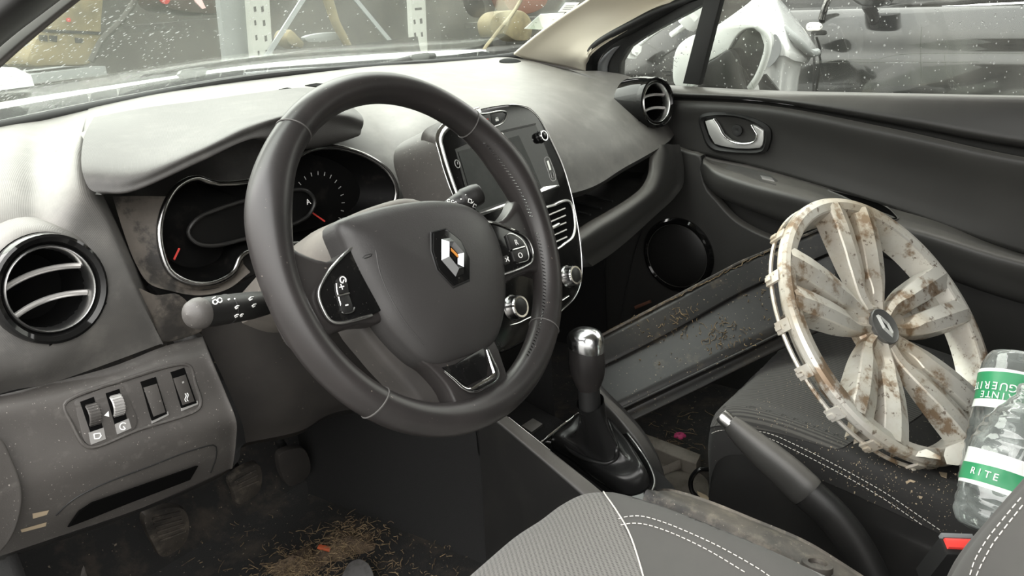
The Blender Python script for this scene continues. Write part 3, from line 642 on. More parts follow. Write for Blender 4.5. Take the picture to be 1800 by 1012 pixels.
# spokes
def spoke(nm, pts, m, th=.02, h=0., bev=.005):
    return slab(nm, np.array([W(a, b, h) for a, b in cr(np.array([(a, b, 0) for a, b in pts]), 40, True)[:, :2]]), wn, th, m, wheel, bev, 3)
spL = spoke('spoke', [(-.085, .018), (-.115, .010), (-.140, .022), (-.160, .038), (-.172, .03), (-.172, -.05), (-.160, -.062), (-.140, -.054), (-.11, -.052), (-.08, -.055), (-.07, -.02)], 'leather', .022, .002, .006)
spR = spoke('spoke', [(.085, .018), (.115, .012), (.140, .022), (.160, .036), (.172, .03), (.172, -.05), (.160, -.060), (.140, -.052), (.11, -.052), (.08, -.055), (.07, -.02)], 'leather', .022, .002, .006)
spB = spoke('lower_spoke', [(-.058, -.098), (-.048, -.112), (-.036, -.135), (-.030, -.165), (-.01, -.172), (.03, -.172), (.044, -.160), (.047, -.135), (.043, -.105), (.0, -.09)], 'leather', .024, .003, .006)
spoke('lower_spoke_back', [(-.098, -.045), (-.085, -.085), (-.062, -.13), (-.052, -.165), (-.02, -.172), (-.01, -.12), (-.04, -.08), (-.05, -.04)], 'knee_plastic', .03, -.018, .008)
def podring(P, m, r, par, h):
    return tube('pod_trim', np.array([W(a, b, h) for a, b in cr(np.array([(a, b, 0) for a, b in P]), 60)[:, :2]]), r, m, par, ns=8)
podL = [(-.090, .018), (-.105, .011), (-.1275, -.002), (-.1415, -.016), (-.1425, -.030), (-.139, -.0415), (-.132, -.0455), (-.095, -.0475)]
podR = [(.084, .0145), (.1055, .0075), (.1256, -.0025), (.140, -.0118), (.1445, -.021), (.1435, -.033), (.1366, -.041), (.1224, -.0445), (.080, -.0465)]
for P, s, par in ((podL, -1, spL), (podR, 1, spR)):
    Q = cr(np.array([(a, b, 0) for a, b in P]), 40)[:, :2]; Q = list(Q)+[(s*.078, -.045), (s*.078, .012)]
    pod = slab('button_pod', np.array([W(a, b, .0045) for a, b in Q]), wn, .004, 'gloss_black', par, .0008)
    podring(P, 'satin_silver' if s < 0 else 'dark_chrome', .0016, pod, .0048)
HB = .0068
bl1 = slab('cruise_button', WP((597, 516), (592, 500), (592, 492), (600, 483), (606, 484), (612, 500), (614, 514), h=HB), wn, .003, 'dark_plastic', spL, .0008)
bl2 = slab('cruise_button', WP((599, 520), (614, 517), (620, 535), (621, 546), (606, 551), (599, 546), h=HB), wn, .003, 'dark_plastic', spL, .0008)
tube('button_rim', cr(WP((591, 498), (592, 510), (599, 537), (602, 549), (612, 550), (621, 546), (623, 540), h=HB-.001), 30), .0008, 'satin_silver', spL, ns=5)
tube('button_bar', WP((592, 520), (603, 518), (614, 515), h=HB), .0010, 'satin_silver', spL, ns=5)
text('plus_mark', '+', WP((601, 505), h=HB+.0006)[0], wr, wu, .011, 'white_print', bl1); text('minus_mark', '-', WP((609, 534), h=HB+.0006)[0], wr, wu, .013, 'white_print', bl2)
tube('speed_icon', [WP((603, 492), h=HB+.0004)[0]+.003*(math.cos(t)*wr+math.sin(t)*wu) for t in np.linspace(-.9, 4.2, 16)]+[WP((603, 492), h=HB+.0004)[0]+.001*wr], .0006, 'white_print', bl1, ns=5)
br1 = slab('limiter_button', WP((890, 413), (896, 411), (911, 418), (920, 427), (922, 432), (898, 439), h=HB), wn, .003, 'dark_plastic', spR, .0008)
br2 = slab('limiter_button', WP((900, 442), (924, 435), (928, 448), (927, 456), (912, 461), (905, 459), h=HB), wn, .003, 'dark_plastic', spR, .0008)
br3 = slab('phone_button', WP((885, 450), (892, 448), (896, 455), (897, 463), (888, 466), (885, 464), h=HB), wn, .003, 'dark_plastic', spR, .0008)
tube('button_rim', cr(WP((890, 414), (896, 410), (912, 417), (923, 429), (929, 447), (928, 456), (912, 462), h=HB-.001), 30), .0007, 'satin_silver', spR, ns=5)
tube('button_bar', WP((901, 439), (912, 436), (922, 433), h=HB), .0009, 'satin_silver', spR, ns=5)
text('letter_mark', 'R', WP((908, 426), h=HB+.0006)[0], wr, wu, .0085, 'white_print', br1); text('letter_mark', 'O', WP((915, 449), h=HB+.0006)[0], wr, wu, .009, 'white_print', br2)
c = WP((891, 456), h=HB+.0006)[0]
tube('voice_icon', [c-wr*.002+wu*.002, c+wr*.0, c-wr*.002-wu*.002], .0005, 'white_print', br3, ns=5); tube('voice_icon', [c+wr*.003+wu*.0025, c+wr*.0015, c+wr*.003-wu*.0025], .0007, 'white_print', br3, ns=5)
slab('lower_insert', WP((779, 645), (800, 640), (850, 611), (858, 640), (856, 661), (822, 678), (800, 664), h=.0055), wn, .004, 'gloss_black', spB, .0006)
tr = cr(WP((781, 652), (800, 668), (816, 682), (828, 686), (850, 676), (870, 663), (872, 655), (866, 638), (857, 614), h=.006), 60)
rad = np.interp(np.linspace(0, 1, 60), [0, .3, .45, .65, .8, 1], [.0008, .0018, .0042, .0046, .0046, .0022])
tube('lower_trim', tr, rad, 'chrome', spB, ns=10, up=wn, flat=.45)
# column, shroud and stalks
ca = -wn
shroud = thing('steering_column_cover', 'dusty brown plastic cover of the steering column behind the wheel', 'steering column', WC+ca*.12)
V = []; secs = [(.045, .066, .048, .012), (.05, .074, .054, .018), (.11, .082, .058, .022), (.20, .080, .052, .026), (.27, .07, .04, .03)]
for d, hw, up_, dn in secs:
    c = WC+ca*d+A(0, 0, .010); e1 = A(1, 0, 0); e2 = np.cross(A(1, 0, 0), ca)*-1
    if e2[2] < 0: e2 = -e2
    for k in range(48):
        t = 2*math.pi*k/48; cx, sy = math.cos(t), math.sin(t); q = (abs(cx)**3.2+abs(sy)**3.2)**(-1/3.2)
        V.append(c+e1*hw*q*cx*(1 if sy > 0 else 1-.45*abs(sy))+e2*(up_ if sy > 0 else dn)*q*sy)
n = len(secs); V.append(WC+ca*.045+A(0, 0, .01))
mk('shroud', V, gridfaces(n, 48, False, True)+[(i, (i+1) % 48, n*48) for i in range(48)], 'column_plastic', shroud, 50)
lathe('column_boss', WC+ca*.06, wn, [(0, .05), (.03, .045), (.045, .04), (.046, 0)], 'rubber', shroud, 32)
sl = thing('indicator_stalk', 'black light stalk with white symbols to the driver-door side of the wheel', 'stalk', qy(410, 545, .06))
e0 = qy(347, 551, .052); e1_ = qy(400, 543, .062); e2_ = qy(470, 532, .085); e3 = qy(520, 522, .11)
ax = unit(e1_-e0)
P = cr([e0+ax*.0, e0+ax*.006, e0+ax*.02, e1_, e2_, e3], 30)
tube('stalk_body', P, np.interp(np.linspace(0, 1, 30), [0, .1, .45, .75, 1], [.0125, .0132, .0128, .0098, .008]), 'dark_plastic', sl, ns=24)
lathe('end_cap', e0+ax*.004, -ax, [(0, .0134), (.004, .0134), (.010, .0112), (.014, .007), (.0155, 0)], 'dash_grey_plastic', sl, 32)
lathe('collar_groove', e0+ax*.034, ax, [(0, .0128), (.0006, .0134), (.0014, .0134), (.002, .0128)], 'rubber', sl, 32)
sbody = bpy.data.objects['stalk_body']
def mark(pxs, par, body, r=.0006, closed=False):
    if len(ontos(body, pxs)) > 1: tube('symbol', ontos(body, pxs, .0003), r, 'white_print', par, closed=closed, ns=5)
for cx, cy in ((378, 531), (386, 528)): mark([(cx+4*math.cos(t), cy+4*math.sin(t)) for t in np.linspace(0, 5.8, 10)], sl, sbody)
for cx, cy, w in ((376, 520, 5), (416, 539, 3.5), (441, 524, 4), (446, 536, 3.5), (415, 554, 3.5), (424, 553, 3)):
    mark([(cx-w, cy+w*.5), (cx, cy-w*.4), (cx+w, cy-w*.5)], sl, sbody); mark([(cx-w*.6, cy+w), (cx+w*.5, cy+w*.4)], sl, sbody)
mark([(401, 527), (403, 526)], sl, sbody, .0009); mark([(411, 525), (413, 526)], sl, sbody, .0009)
sw = thing('wiper_stalk', 'black wiper stalk with white symbols between the wheel and the centre screen', 'stalk', qy(815, 350, .06))
f0 = qy(843, 340, .05); f1 = qy(806, 356, .062); f2 = qy(770, 380, .085); ax2 = unit(f1-f0)
P = cr([f0, f0+ax2*.015, f0+ax2*.025, f1, f2], 30)
tube('stalk_body', P, np.interp(np.linspace(0, 1, 30), [0, .1, .35, .40, .6, 1], [.0118, .0132, .0134, .0112, .0105, .0085]), 'dark_plastic', sw, ns=24)
lathe('end_cap', f0+ax2*.001, -ax2, [(0, .0118), (.0025, .010), (.0035, .006), (.0035, 0)], 'dark_plastic', sw, 32)
wb = [o for o in sw.children if o.name.startswith('stalk_body')][0]
for pts in (((824, 349), (829, 351), (828, 357), (823, 355)), ((833, 358), (837, 360), (836, 365), (831, 363))): mark(list(pts)+[pts[0]], sw, wb)
mark([(829, 357), (832, 354)], sw, wb); mark([(818, 342), (819, 343)], sw, wb, .0009); mark([(810, 349), (811, 351)], sw, wb, .0009)
for cx, cy in ((789, 353), (796, 354), (801, 357)): mark([(cx+2.4*math.cos(t), cy+2.4*math.sin(t)) for t in np.linspace(.6, 5.6, 8)], sw, wb, .0005)
# ================================================================== BODY SHELL, GLASS, DOOR
door = thing('passenger_door', 'closed passenger door with grey trim, silver handle and sloping armrest', 'car door', (.68, -.1, .1))
dn = A(-1, 0, 0)
# inner door trim : sill rail, mid panel, lower panel
def xr(*t):
    P = xs(*t); d = P[-1]-P[-2]; return np.vstack([P, P[-1]+d*A(0, 1, .6)*((-.88-P[-1][1])/d[1])])
rail = [xr((1040, 134, .69), (1110, 138, .69), (1160, 148, .69), (1350, 158.5, .69), (1580, 163.5, .69), (1840, 168.5, .69)),
        xr((1040, 140, .668), (1110, 143, .668), (1162, 152, .666), (1350, 163, .664), (1580, 170, .664), (1840, 177, .664)),
        xr((1040, 148, .65), (1110, 150, .65), (1166, 160, .65), (1350, 170, .648), (1580, 198, .646), (1840, 238, .645)),
        xr((1040, 153, .648), (1110, 156, .648), (1170, 166, .648), (1350, 175.5, .646), (1580, 213, .644), (1840, 258, .643)),
        xr((1040, 157, .664), (1110, 160, .664), (1172, 170, .664), (1350, 179, .662), (1580, 219, .662), (1840, 266, .66))]
surf('sill_rail', np.swapaxes(np.array(rail), 0, 1), 'door_plastic', door, 6, .004, 60)
groove = [rail[-1], rail[-1]+A(.006, 0, -.004), xr((1040, 176, .672), (1110, 178, .672), (1175, 180, .672), (1350, 189, .67), (1580, 232, .67), (1840, 287, .668))]
surf('sill_groove', np.swapaxes(np.array(groove), 0, 1), 'door_dark_plastic', door, 4)
midp = [xr((1040, 172, .668), (1110, 174, .668), (1175, 176, .668), (1350, 185, .666), (1580, 228, .666), (1840, 283, .664)),
        xr((1040, 180, .664), (1110, 184, .664), (1176, 190, .662), (1350, 200, .66), (1580, 246, .66), (1840, 300, .66)),
        xr((1040, 200, .668), (1110, 206, .668), (1177, 212, .667), (1350, 232, .668), (1580, 290, .672), (1840, 350, .668)),
        xr((1040, 218, .668), (1110, 226, .668), (1178, 232, .668), (1350, 266, .670), (1580, 335, .674), (1840, 400, .670)),
        xr((1040, 230, .668), (1110, 240, .668), (1178, 256, .668), (1350, 299, .668), (1580, 369, .670), (1840, 458, .668))]
mid_panel = surf('mid_panel', np.swapaxes(np.array(midp), 0, 1), 'door_plastic', door, 6, .004, 60)
# armrest
top_in = xr((1238, 274, .684), (1262, 280, .684), (1326, 292, .684), (1421, 318, .684), (1530, 352, .684), (1650, 386, .684), (1840, 460, .684))
lipd = xr((1236, 288, .625), (1262, 306, .606), (1326, 328, .597), (1421, 352, .593), (1530, 386, .592), (1650, 420, .592), (1840, 474, .592))
lipu = (top_in*.25+lipd*.75)+A(0, 0, .006)
face = xr((1233, 302, .632), (1256, 326, .606), (1326, 350, .598), (1421, 376, .595), (1530, 412, .595), (1650, 450, .595), (1840, 510, .595))
low = xr((1240, 322, .645), (1264, 346, .622), (1326, 372, .612), (1421, 406, .608), (1530, 444, .608), (1650, 484, .608), (1840, 545, .608))
back = low+A(.06, 0, -.012)
ar = surf('armrest', np.swapaxes(np.array([top_in, (top_in*.6+lipd*.4)+A(0, 0, .002), lipu, lipd, face, low, back]), 0, 1), 'door_plastic', door, 6, 0, 60)
ac = np.array([top_in[0], (top_in*.6+lipd*.4)[0], lipu[0], lipd[0], face[0], low[0], back[0]]); 
mk('armrest_nose', np.concatenate([catmull_rows(ac, 5), [A(.665, ac[0][1]+.002, ac[:, 2].mean())]]), [(i, i+1, 31) for i in range(30)], 'door_plastic', ar, 60, 'cam')
P = ontos(ar, [(1281, 289), (1300, 293), (1330, 301), (1356, 309), (1367, 318), (1364, 326), (1340, 320), (1300, 305), (1274, 297)], .0008)
sw_ = slab('window_switch_plate', P, (-.15, 0, 1), .002, 'seat_smooth_fabric', ar, .0006)
b = ontos(ar, [(1336, 309), (1356, 313), (1361, 319), (1340, 315)], .002); slab('window_switch', b, (-.15, 0, 1), .004, 'slat_grey', ar, .001)
P = cr(ontos(ar, [(1455, 334), (1470, 333), (1500, 341), (1550, 360), (1574, 378), (1578, 386), (1566, 388), (1540, 378), (1490, 350)], .0006), 40, True); slab('pull_cup', P, (-.2, 0, 1), .001, 'black_void', ar)
tube('pull_cup_edge', P, .0016, 'door_plastic', ar, closed=True, ns=6)
surf('door_lower', [[A(.694, y, .585-.10*(.45-y)), A(.690, y, .40-.06*(.45-y)), A(.678, y, .26), A(.676, y, .0), A(.676, y, -.12)] for y in (.5, .2, -.1, -.4, -.9)], 'door_plastic', door, 4, .004)
kp = slab('trim_8', [A(.674, .45, -.02), A(.674, 1.0, -.02), A(.674, 1.0, .7), A(.674, .45, .6)], (-1, 0, 0), .01, 'carpet_dark'); tag(kp, 'dark kick panel on the passenger side', kind='structure')
# lower pocket panel standing proud of the door skin
P = xs((1176, 258, .654), (1206, 266, .654), (1232, 274, .654), (1234, 300, .654), (1242, 330, .654), (1262, 354, .654), (1291, 385, .652), (1328, 407, .65), (1364, 422, .648), (1420, 446, .648), (1500, 480, .648), (1560, 700, .65), (1080, 700, .654), (1090, 560, .654), (1130, 400, .654), (1178, 330, .654))
pk = slab('door_pocket', cr(P, 140, True), dn, .02, 'door_plastic', door, .006, 3)
# speaker
A3 = [p[1:] for p in xs((1187, 388, .644), (1226, 406, .644), (1249, 453, .644))]
(ax_, ay_), (bx_, by_), (cx_, cy_) = A3; dd = 2*(ax_*(by_-cy_)+bx_*(cy_-ay_)+cx_*(ay_-by_))
ux = ((ax_**2+ay_**2)*(by_-cy_)+(bx_**2+by_**2)*(cy_-ay_)+(cx_**2+cy_**2)*(ay_-by_))/dd; uy = ((ax_**2+ay_**2)*(cx_-bx_)+(bx_**2+by_**2)*(ax_-cx_)+(cx_**2+cy_**2)*(bx_-ax_))/dd
sr_ = math.hypot(ux-ax_, uy-ay_); print('speaker', ux, uy, sr_)
sc_ = A(.644, ux, uy)
spk = lathe('speaker', sc_, dn, [(-.02, sr_*1.06), (-.004, sr_*1.06), (.002, sr_), (.003, sr_*.95), (0, sr_*.89)], 'gloss_black_clean', door, 64)
lathe('speaker_grille', sc_, dn, [(-.002, sr_*.90), (.003, sr_*.8), (.006, sr_*.4), (.007, 0)], 'door_dark_plastic', spk, 48)
lathe('grille_edge', sc_, dn, [(-.001, sr_*.9), (.0012, sr_*.895), (0, sr_*.885)], 'seat_smooth_fabric', spk, 64)
# handle
ho = cr(xs(*[(a, b, .66) for a, b in ((1228, 211), (1231, 203), (1245, 198), (1267, 197), (1290, 199), (1314, 204), (1345, 218), (1353, 226), (1355, 240), (1352, 254), (1345, 268), (1302, 271), (1272, 269), (1255, 266), (1242, 255), (1234, 235))]), 80, True)
hi_ = cr(xs(*[(a, b, .66) for a, b in ((1237, 214), (1240, 209), (1252, 207), (1267, 205), (1290, 206), (1312, 211), (1334, 222), (1342, 229), (1343, 241), (1341, 254), (1336, 261), (1302, 263), (1275, 260), (1260, 257), (1249, 248), (1243, 234))]), 80, True)
hb = ring('handle_bezel', ho, hi_, dn, .012, 'rubber', door, .005)
slab('handle_recess', hi_+A(.010, 0, 0), dn, .004, 'black_void', hb)
hx = lambda *t: xs(*[(a, b, .655) for a, b in t])
lev = [(1239, 213), (1255, 209), (1262, 219), (1271, 236), (1284, 247), (1300, 252), (1320, 251), (1328, 246), (1331, 238), (1326, 228), (1321, 219), (1329, 222), (1342, 230), (1342, 244), (1340, 255), (1335, 260), (1315, 261.5), (1293, 261), (1270, 257), (1256, 253), (1246, 236)]
hl = slab('handle_lever', hx(*lev), dn, .008, 'handle_silver', hb, .0015)
tube('lever_edge', cr(hx(*lev[1:11])+dn*.001, 40), .0022, 'chrome', hl, ns=8)
lathe('lock_boss', xs((1296, 229, .664))[0], dn, [(0, .012), (.003, .011), (.0035, .006), (.002, 0)], 'rubber', hb, 20)
# window frame of the door, division bar, seals
X = lambda x, *t: xs(*[(a, b, x) for a, b in t])
fr_o = np.vstack([X(.69, (1035, 140), (1047, 128), (1050, 110), (1065, 88), (1100, 62), (1190, 14), (1245, -16), (1300, -46)), c3((.67, -.02, 1.02), (.64, -.2, 1.15), (.62, -.45, 1.20), (.62, -.9, 1.21))])
fr_i = np.vstack([X(.69, (1085, 140), (1085, 128), (1088, 106), (1100, 86), (1140, 60), (1210, 22), (1262, -8), (1310, -35)), c3((.672, -.04, .985), (.645, -.21, 1.11), (.625, -.45, 1.155), (.625, -.9, 1.16))])
o2 = cr(fr_o, 40); i2 = cr(fr_i, 40)
V = np.concatenate([o2, i2, i2+A(.03, 0, 0), o2+A(.03, 0, 0)]); fr = mk('window_frame', V, gridfaces(4, 40, True), 'rubber', door, 40)
g1 = cr(X(.685, (1050, 134), (1052, 112), (1063, 96), (1078, 84)), 20); g2 = cr(X(.685, (1067, 134), (1068, 114), (1076, 97), (1090, 80)), 20)
V = np.concatenate([g1, g2]); mk('frame_corner_trim', V, gridfaces(2, 20), 'seal_grey', fr, 40, 'cam', .004)
slab('division_bar', X(.684, (1239, -10), (1269, -10), (1228, 150), (1199, 147)), dn, .02, 'rubber', door, .004)
# quarter light and door glass
W3 = X(.70, (1060, 150), (1075, 90), (1150, 40), (1260, -30), (1245, 0), (1210, 160))
q3 = slab('window_3', W3, dn, .003, 'side_glass'); tag(q3, 'small wet quarter light ahead of the passenger window', kind='structure')
W2 = np.vstack([X(.70, (1205, 160), (1245, -10), (1275, -40)), c3((.70, -.05, 1.0), (.70, -.22, 1.13), (.70, -.45, 1.175), (.70, -.9, 1.18), (.70, -.9, .60))])
q2 = slab('window_2', W2, dn, .003, 'side_glass'); tag(q2, 'wet and scratched passenger door glass', kind='structure')
gs = []
for k in range(2):
    gs.append(boxgeo(xs((1172+k*2, 126+6*k, .697))[0], (.0004, .022-.008*k, .0012), np.eye(3)))
mk('glass_print', *join(*gs), 'rubber', q3)
# glass scratches and water runs on the door glass
gs = []
for pts in (((1430, 108), (1500, 105), (1545, 104), (1572, 97), (1800, 94)), ((1435, 110), (1610, 110), (1720, 109)), ((1620, 45), (1618, 90), (1620, 155)), ((1293, 105), (1310, 125), (1325, 155)), ((1280, 85), (1300, 115)), ((1495, 128), (1492, 150)), ((1535, 125), (1529, 158)), ((1600, 120), (1598, 150)), ((1660, 95), (1665, 130), (1690, 156)), ((1070+40, 60), (1190, 110)), ((1150, 95), (1190, 118))):
    gs.append(tubegeo(cr(xs(*[(a, b, .6965) for a, b in pts]), 24), .0005, ns=4))
so_ = mk('glass_scratches', *join(*gs), 'side_glass', q2); so_['kind'] = 'stuff'
# A pillars
ap = [ys((903, 96, .64), (945, 62, .56), (990, 30, .49), (1040, -2, .42), (1120, -60, .30)),
      ys((925, 104, .62), (965, 70, .545), (1010, 36, .475), (1065, 0, .40), (1145, -60, .28)),
      ys((965, 112, .57), (1000, 80, .50), (1050, 45, .43), (1110, 5, .36), (1185, -50, .24)),
      ys((1005, 120, .52), (1020, 95, .47), (1075, 58, .40), (1150, 12, .32), (1215, -36, .22)),
      ys((1032, 127, .475), (1032, 107, .46), (1052, 80, .41), (1188, 0, .265), (1255, -40, .20)),
      ys((1040, 129, .50), (1040, 110, .48), (1060, 84, .43), (1194, 4, .29), (1260, -36, .22))]
ext = lambda P, L: np.vstack([P, P[-1]+unit(P[-1]-P[-2])*L*.5, P[-1]+unit(P[-1]-P[-2])*L])
ap = [ext(c, .34) for c in ap]
t1 = surf('trim_1', ap, 'beige_trim', None, 8, .006, 60); tag(t1, 'beige windscreen pillar trim on the passenger side', kind='structure')
P2 = np.array([(1030, 128), (1032, 105), (1050, 79), (1120, 38), (1187, -1), (1240, -32)], float); P3 = P2+A(19, 6)
V = np.concatenate([cr(ys(*[(a, b, y) for (a, b), y in zip(P2, (.475, .46, .41, .33, .262, .21))]), 40), cr(xs(*[(a, b, .682) for a, b in P3]), 40)])
s1 = mk('trim_2', V, gridfaces(2, 40), 'rubber', None, 40, 'cam', .01); tag(s1, 'black rubber door seal along the passenger pillar', kind='structure')
LP = [ys((-30, 128, .40), (40, 66, .37), (100, 20, .345), (150, -18, .325), (230, -80, .29)), ys((-40, 108, .39), (20, 58, .36), (80, 12, .335), (128, -26, .315), (210, -90, .28)),
      ys((-60, 80, .37), (-20, 46, .345), (42, 0, .315), (90, -36, .295), (170, -96, .26)), ys((-90, 50, .38), (-40, 10, .355), (20, -36, .32), (60, -66, .30), (140, -120, .265))]
LP = [ext(c, .36) for c in LP]; LP[0] = LP[0]+A(0, .03, 0)
t2 = surf('trim_3', LP, 'door_dark_plastic', None, 6, .01, 60); tag(t2, 'dark windscreen pillar on the driver side', kind='structure')
lk = [LP[0]+A(0, .012, -.0), ys((-30, 139, .42), (40, 76, .39), (106, 21, .365), (156, -18, .345), (236, -80, .31))]; lk[1] = ext(lk[1], .36)
t3 = surf('trim_4', np.array(lk), 'pillar_edge', None, 4, .004, 60); tag(t3, 'grey edge of the windscreen seal on the driver side', kind='structure')
# windscreen
base = [A(-.70, .56, .765)]+list(ys((0, 214, .61), (200, 174, .69), (450, 131, .75), (700, 110, .76), (880, 97, .70), (905, 92, .65)))+[A(.735, .57, .728)]
base = cr(base, 30); topc = np.stack([np.linspace(-.58, .62, 30), .12+.05*np.cos(np.linspace(-1.3, 1.3, 30)), np.full(30, 1.20)], 1)
G = [];
for s in np.linspace(0, 1, 14): G.append(base*(1-s)+topc*s+A(0, .02, .02)*math.sin(math.pi*s))
G = np.array(G); ws = mk('window_1', G.reshape(-1, 3), gridfaces(14, 30), 'windscreen_glass', None, 60, 'cam', .004); tag(ws, 'wet hazy windscreen above the dashboard', kind='structure')
# black band and cowl at the foot of the screen
cw = [base+A(0, -.012, -.010), base+A(0, .02, -.012), base+A(0, .07, -.006), base+A(0, .115, .004)]
co = surf('cowl_panel', np.swapaxes(np.array(cw), 0, 1)[::3], 'cowl_grey', None, 4); tag(co, 'grey cowl strip at the foot of the windscreen', 'cowl')
sb = tube('trim_5', base+A(0, -.006, -.006), .0085, 'rubber', None, ns=8); tag(sb, 'black seal along the foot of the windscreen', kind='structure')
def cowl_clip(px, py, y, w):
    c = qy(px, py, y); h = w/2
    P = [c+A(a*h, b*.006, d) for a, b, d in ((-1, 0, .004), (-.75, 0, -.006), (.75, 0, -.006), (1, 0, .004), (.8, 0, .010), (-.8, 0, .010))]
    return slab('wiper_linkage_cap', P, (0, -1, .2), .012, 'cowl_cap', None, .002)
tag(cowl_clip(342, 130, .79, .055), 'grey plastic cap on the cowl ahead of the instrument hood', 'cap', 'caps on the cowl'); tag(cowl_clip(740, 101, .80, .065), 'grey plastic cap on the cowl beside the white rack upright', 'cap', 'caps on the cowl'); tag(cowl_clip(857, 97, .76, .02), 'small grey cap on the cowl near the beige pillar', 'cap', 'caps on the cowl')
wp = tube('windscreen_wiper', cr(ys((620, 121, .79), (680, 112, .80), (730, 101, .81), (762, 98, .82)), 30), np.linspace(.004, .008, 30), 'rubber', None, ns=8); tag(wp, 'black wiper arm lying along the foot of the windscreen', 'wiper')
wp = tube('windscreen_wiper', cr(ys((430, 133, .775), (520, 124, .785), (590, 120, .79)), 30), np.linspace(.006, .004, 30), 'seal_grey', None, ns=8); tag(wp, 'grey wiper blade behind the top of the steering wheel', 'wiper')
# bonnet
bl = cr(ys((-120, 206, .80), (0, 184, .84), (240, 147, .88), (450, 116, .90), (700, 95, .90), (872, 88, .86), (888, 88, .84)), 30)
hood_ = [bl+A(0, -.012, -.012), bl+A(0, 0, 0), bl+A(0, .10, -.016), bl+A(0, .4, -.10), bl+A(0, .75, -.25)]
bo_ = surf('bonnet', np.swapaxes(np.array(hood_), 0, 1)[::3], 'white_paint', None, 4, .003); tag(bo_, 'white car bonnet edge ahead of the windscreen', 'bonnet')
# roof and header (out of the frame, keeps the sky off the cabin)
rf = surf('ceiling', [[A(x, y, 1.215+.03*(1-(x/.62)**2)) for y in (.15, -.3, -.8, -1.4, -2.0)] for x in (-.60, -.3, 0, .3, .60)], 'headliner', None, 4, -.02); tag(rf, 'cloth roof lining of the car', kind='structure')
# stickers on the screen
def sticker(nm, pts, lab, lines):
    P = ontos(ws, pts, .0015); n = np.cross(P[1]-P[0], P[3]-P[0]); n = n if n@(CAM-P[0]) > 0 else -n
    s = slab(nm, P, n, .0006, 'sticker_white'); tag(s, lab, 'sticker', 'stickers on the windscreen')
    for a in lines:
        q0 = P[0]*(1-a)+P[3]*a; q1 = P[1]*(1-a)+P[2]*a; tube('print_line', [q0*.85+q1*.15+unit(n)*.0008, q0*.2+q1*.8+unit(n)*.0008], .0007, 'sticker_print', s, ns=4)
sticker('windscreen_sticker', [(950, 24), (992, 22), (964, 52), (922, 50)], 'pale blue-white paper sticker low on the windscreen by the beige pillar', (.35, .55))
sticker('windscreen_sticker', [(994, 4), (1018, 4), (1004, 20), (981, 20)], 'small square sticker above the pale blue-white one on the windscreen', (.3, .5, .7))
# rain drops
def drops(name, o, n, box_, rmin, rmax, stretch, dirv, par):
    gs = []; hits = 0
    for _ in range(n):
        px = rng.uniform(box_[0], box_[2]); py = rng.uniform(box_[1], box_[3]); p = onto(o, px, py, .0006)
        if p is None: continue
        d = ray(px, py); h, nn, i, t = bvh(o).ray_cast(Vector(CAM), Vector(d).normalized()); nn = np.array(nn)
        dv = np.array(dirv, float); e = unit(dv-nn*(dv@nn)); f = np.cross(nn, e); r = rng.uniform(rmin, rmax)*(1 if rng.random() > .12 else 1.6); s = r*rng.uniform(*stretch)
        p = p+nn*(.004 if False else 0); V = []
        for a, hh in ((1, 0), (.8, .45), (.35, .8)):
            for k in range(8):
                t = 2*math.pi*k/8; V.append(p+e*s*a*math.cos(t)+f*r*a*math.sin(t)+nn*hh*r*.7)
        V.append(p+nn*r*.6); F = gridfaces(3, 8, False, True)+[(16+k, 16+(k+1) % 8, 24) for k in range(8)]+[tuple(range(8))]
        gs.append((np.array(V), F))
    m = mk(name, *join(*gs), 'water_drop' if o is ws else 'clear_drop', None, 60); tag(m, par, kind='stuff'); return m
drops('rain_drops', ws, 560, (0, 0, 330, 190), .00032, .0006, (2.6, 5.0), qy(120, 30, .6)-qy(0, 80, .6), 'slanting rain drops on the windscreen')
drops('rain_drops', ws, 190, (330, 0, 960, 95), .0004, .001, (1.2, 2.4), qy(120, 30, .6)-qy(0, 80, .6), 'scattered rain drops on the middle of the windscreen')
drops('rain_drops', q2, 330, (1230, 0, 1800, 166), .0006, .0014, (.9, 1.5), (0, 0, 1), 'round rain drops on the passenger door glass')
drops('rain_drops', q3, 170, (1088, 0, 1240, 145), .0006, .0015, (.9, 1.5), (0, 0, 1), 'round rain drops on the quarter light')

for nm, pts, lab in (('wall_back', [A(-.7, -1.95, 0), A(.7, -1.95, 0), A(.62, -1.95, 1.22), A(-.62, -1.95, 1.22)], 'unseen dark lining added at the rear of the cabin to cut light'), ('trim_6', [A(.71, -.95, 0), A(.71, -1.95, 0), A(.62, -1.95, 1.22), A(.62, -.95, 1.22)], 'unseen dark rear side lining added on the passenger side to cut light'), ('trim_7', [A(-.72, -1.05, 0), A(-.72, -1.95, 0), A(-.62, -1.95, 1.22), A(-.62, -1.05, 1.22)], 'unseen dark rear side lining added on the driver side to cut light')):
    o = slab(nm, pts, A(0, -.8, .6)-np.mean(pts, 0), .02, 'door_plastic'); tag(o, lab, kind='structure')  # unseen rear linings, closed in to cut light from behind

bp = slab('trim_9', [A(.70, -.84, 0), A(.70, -1.0, 0), A(.70, -1.0, .66), A(.62, -1.02, 1.2), A(.62, -.84, 1.2), A(.70, -.80, .66)], (-1, 0, 0), .04, 'door_plastic'); tag(bp, 'grey centre pillar lining behind the passenger door', kind='structure')
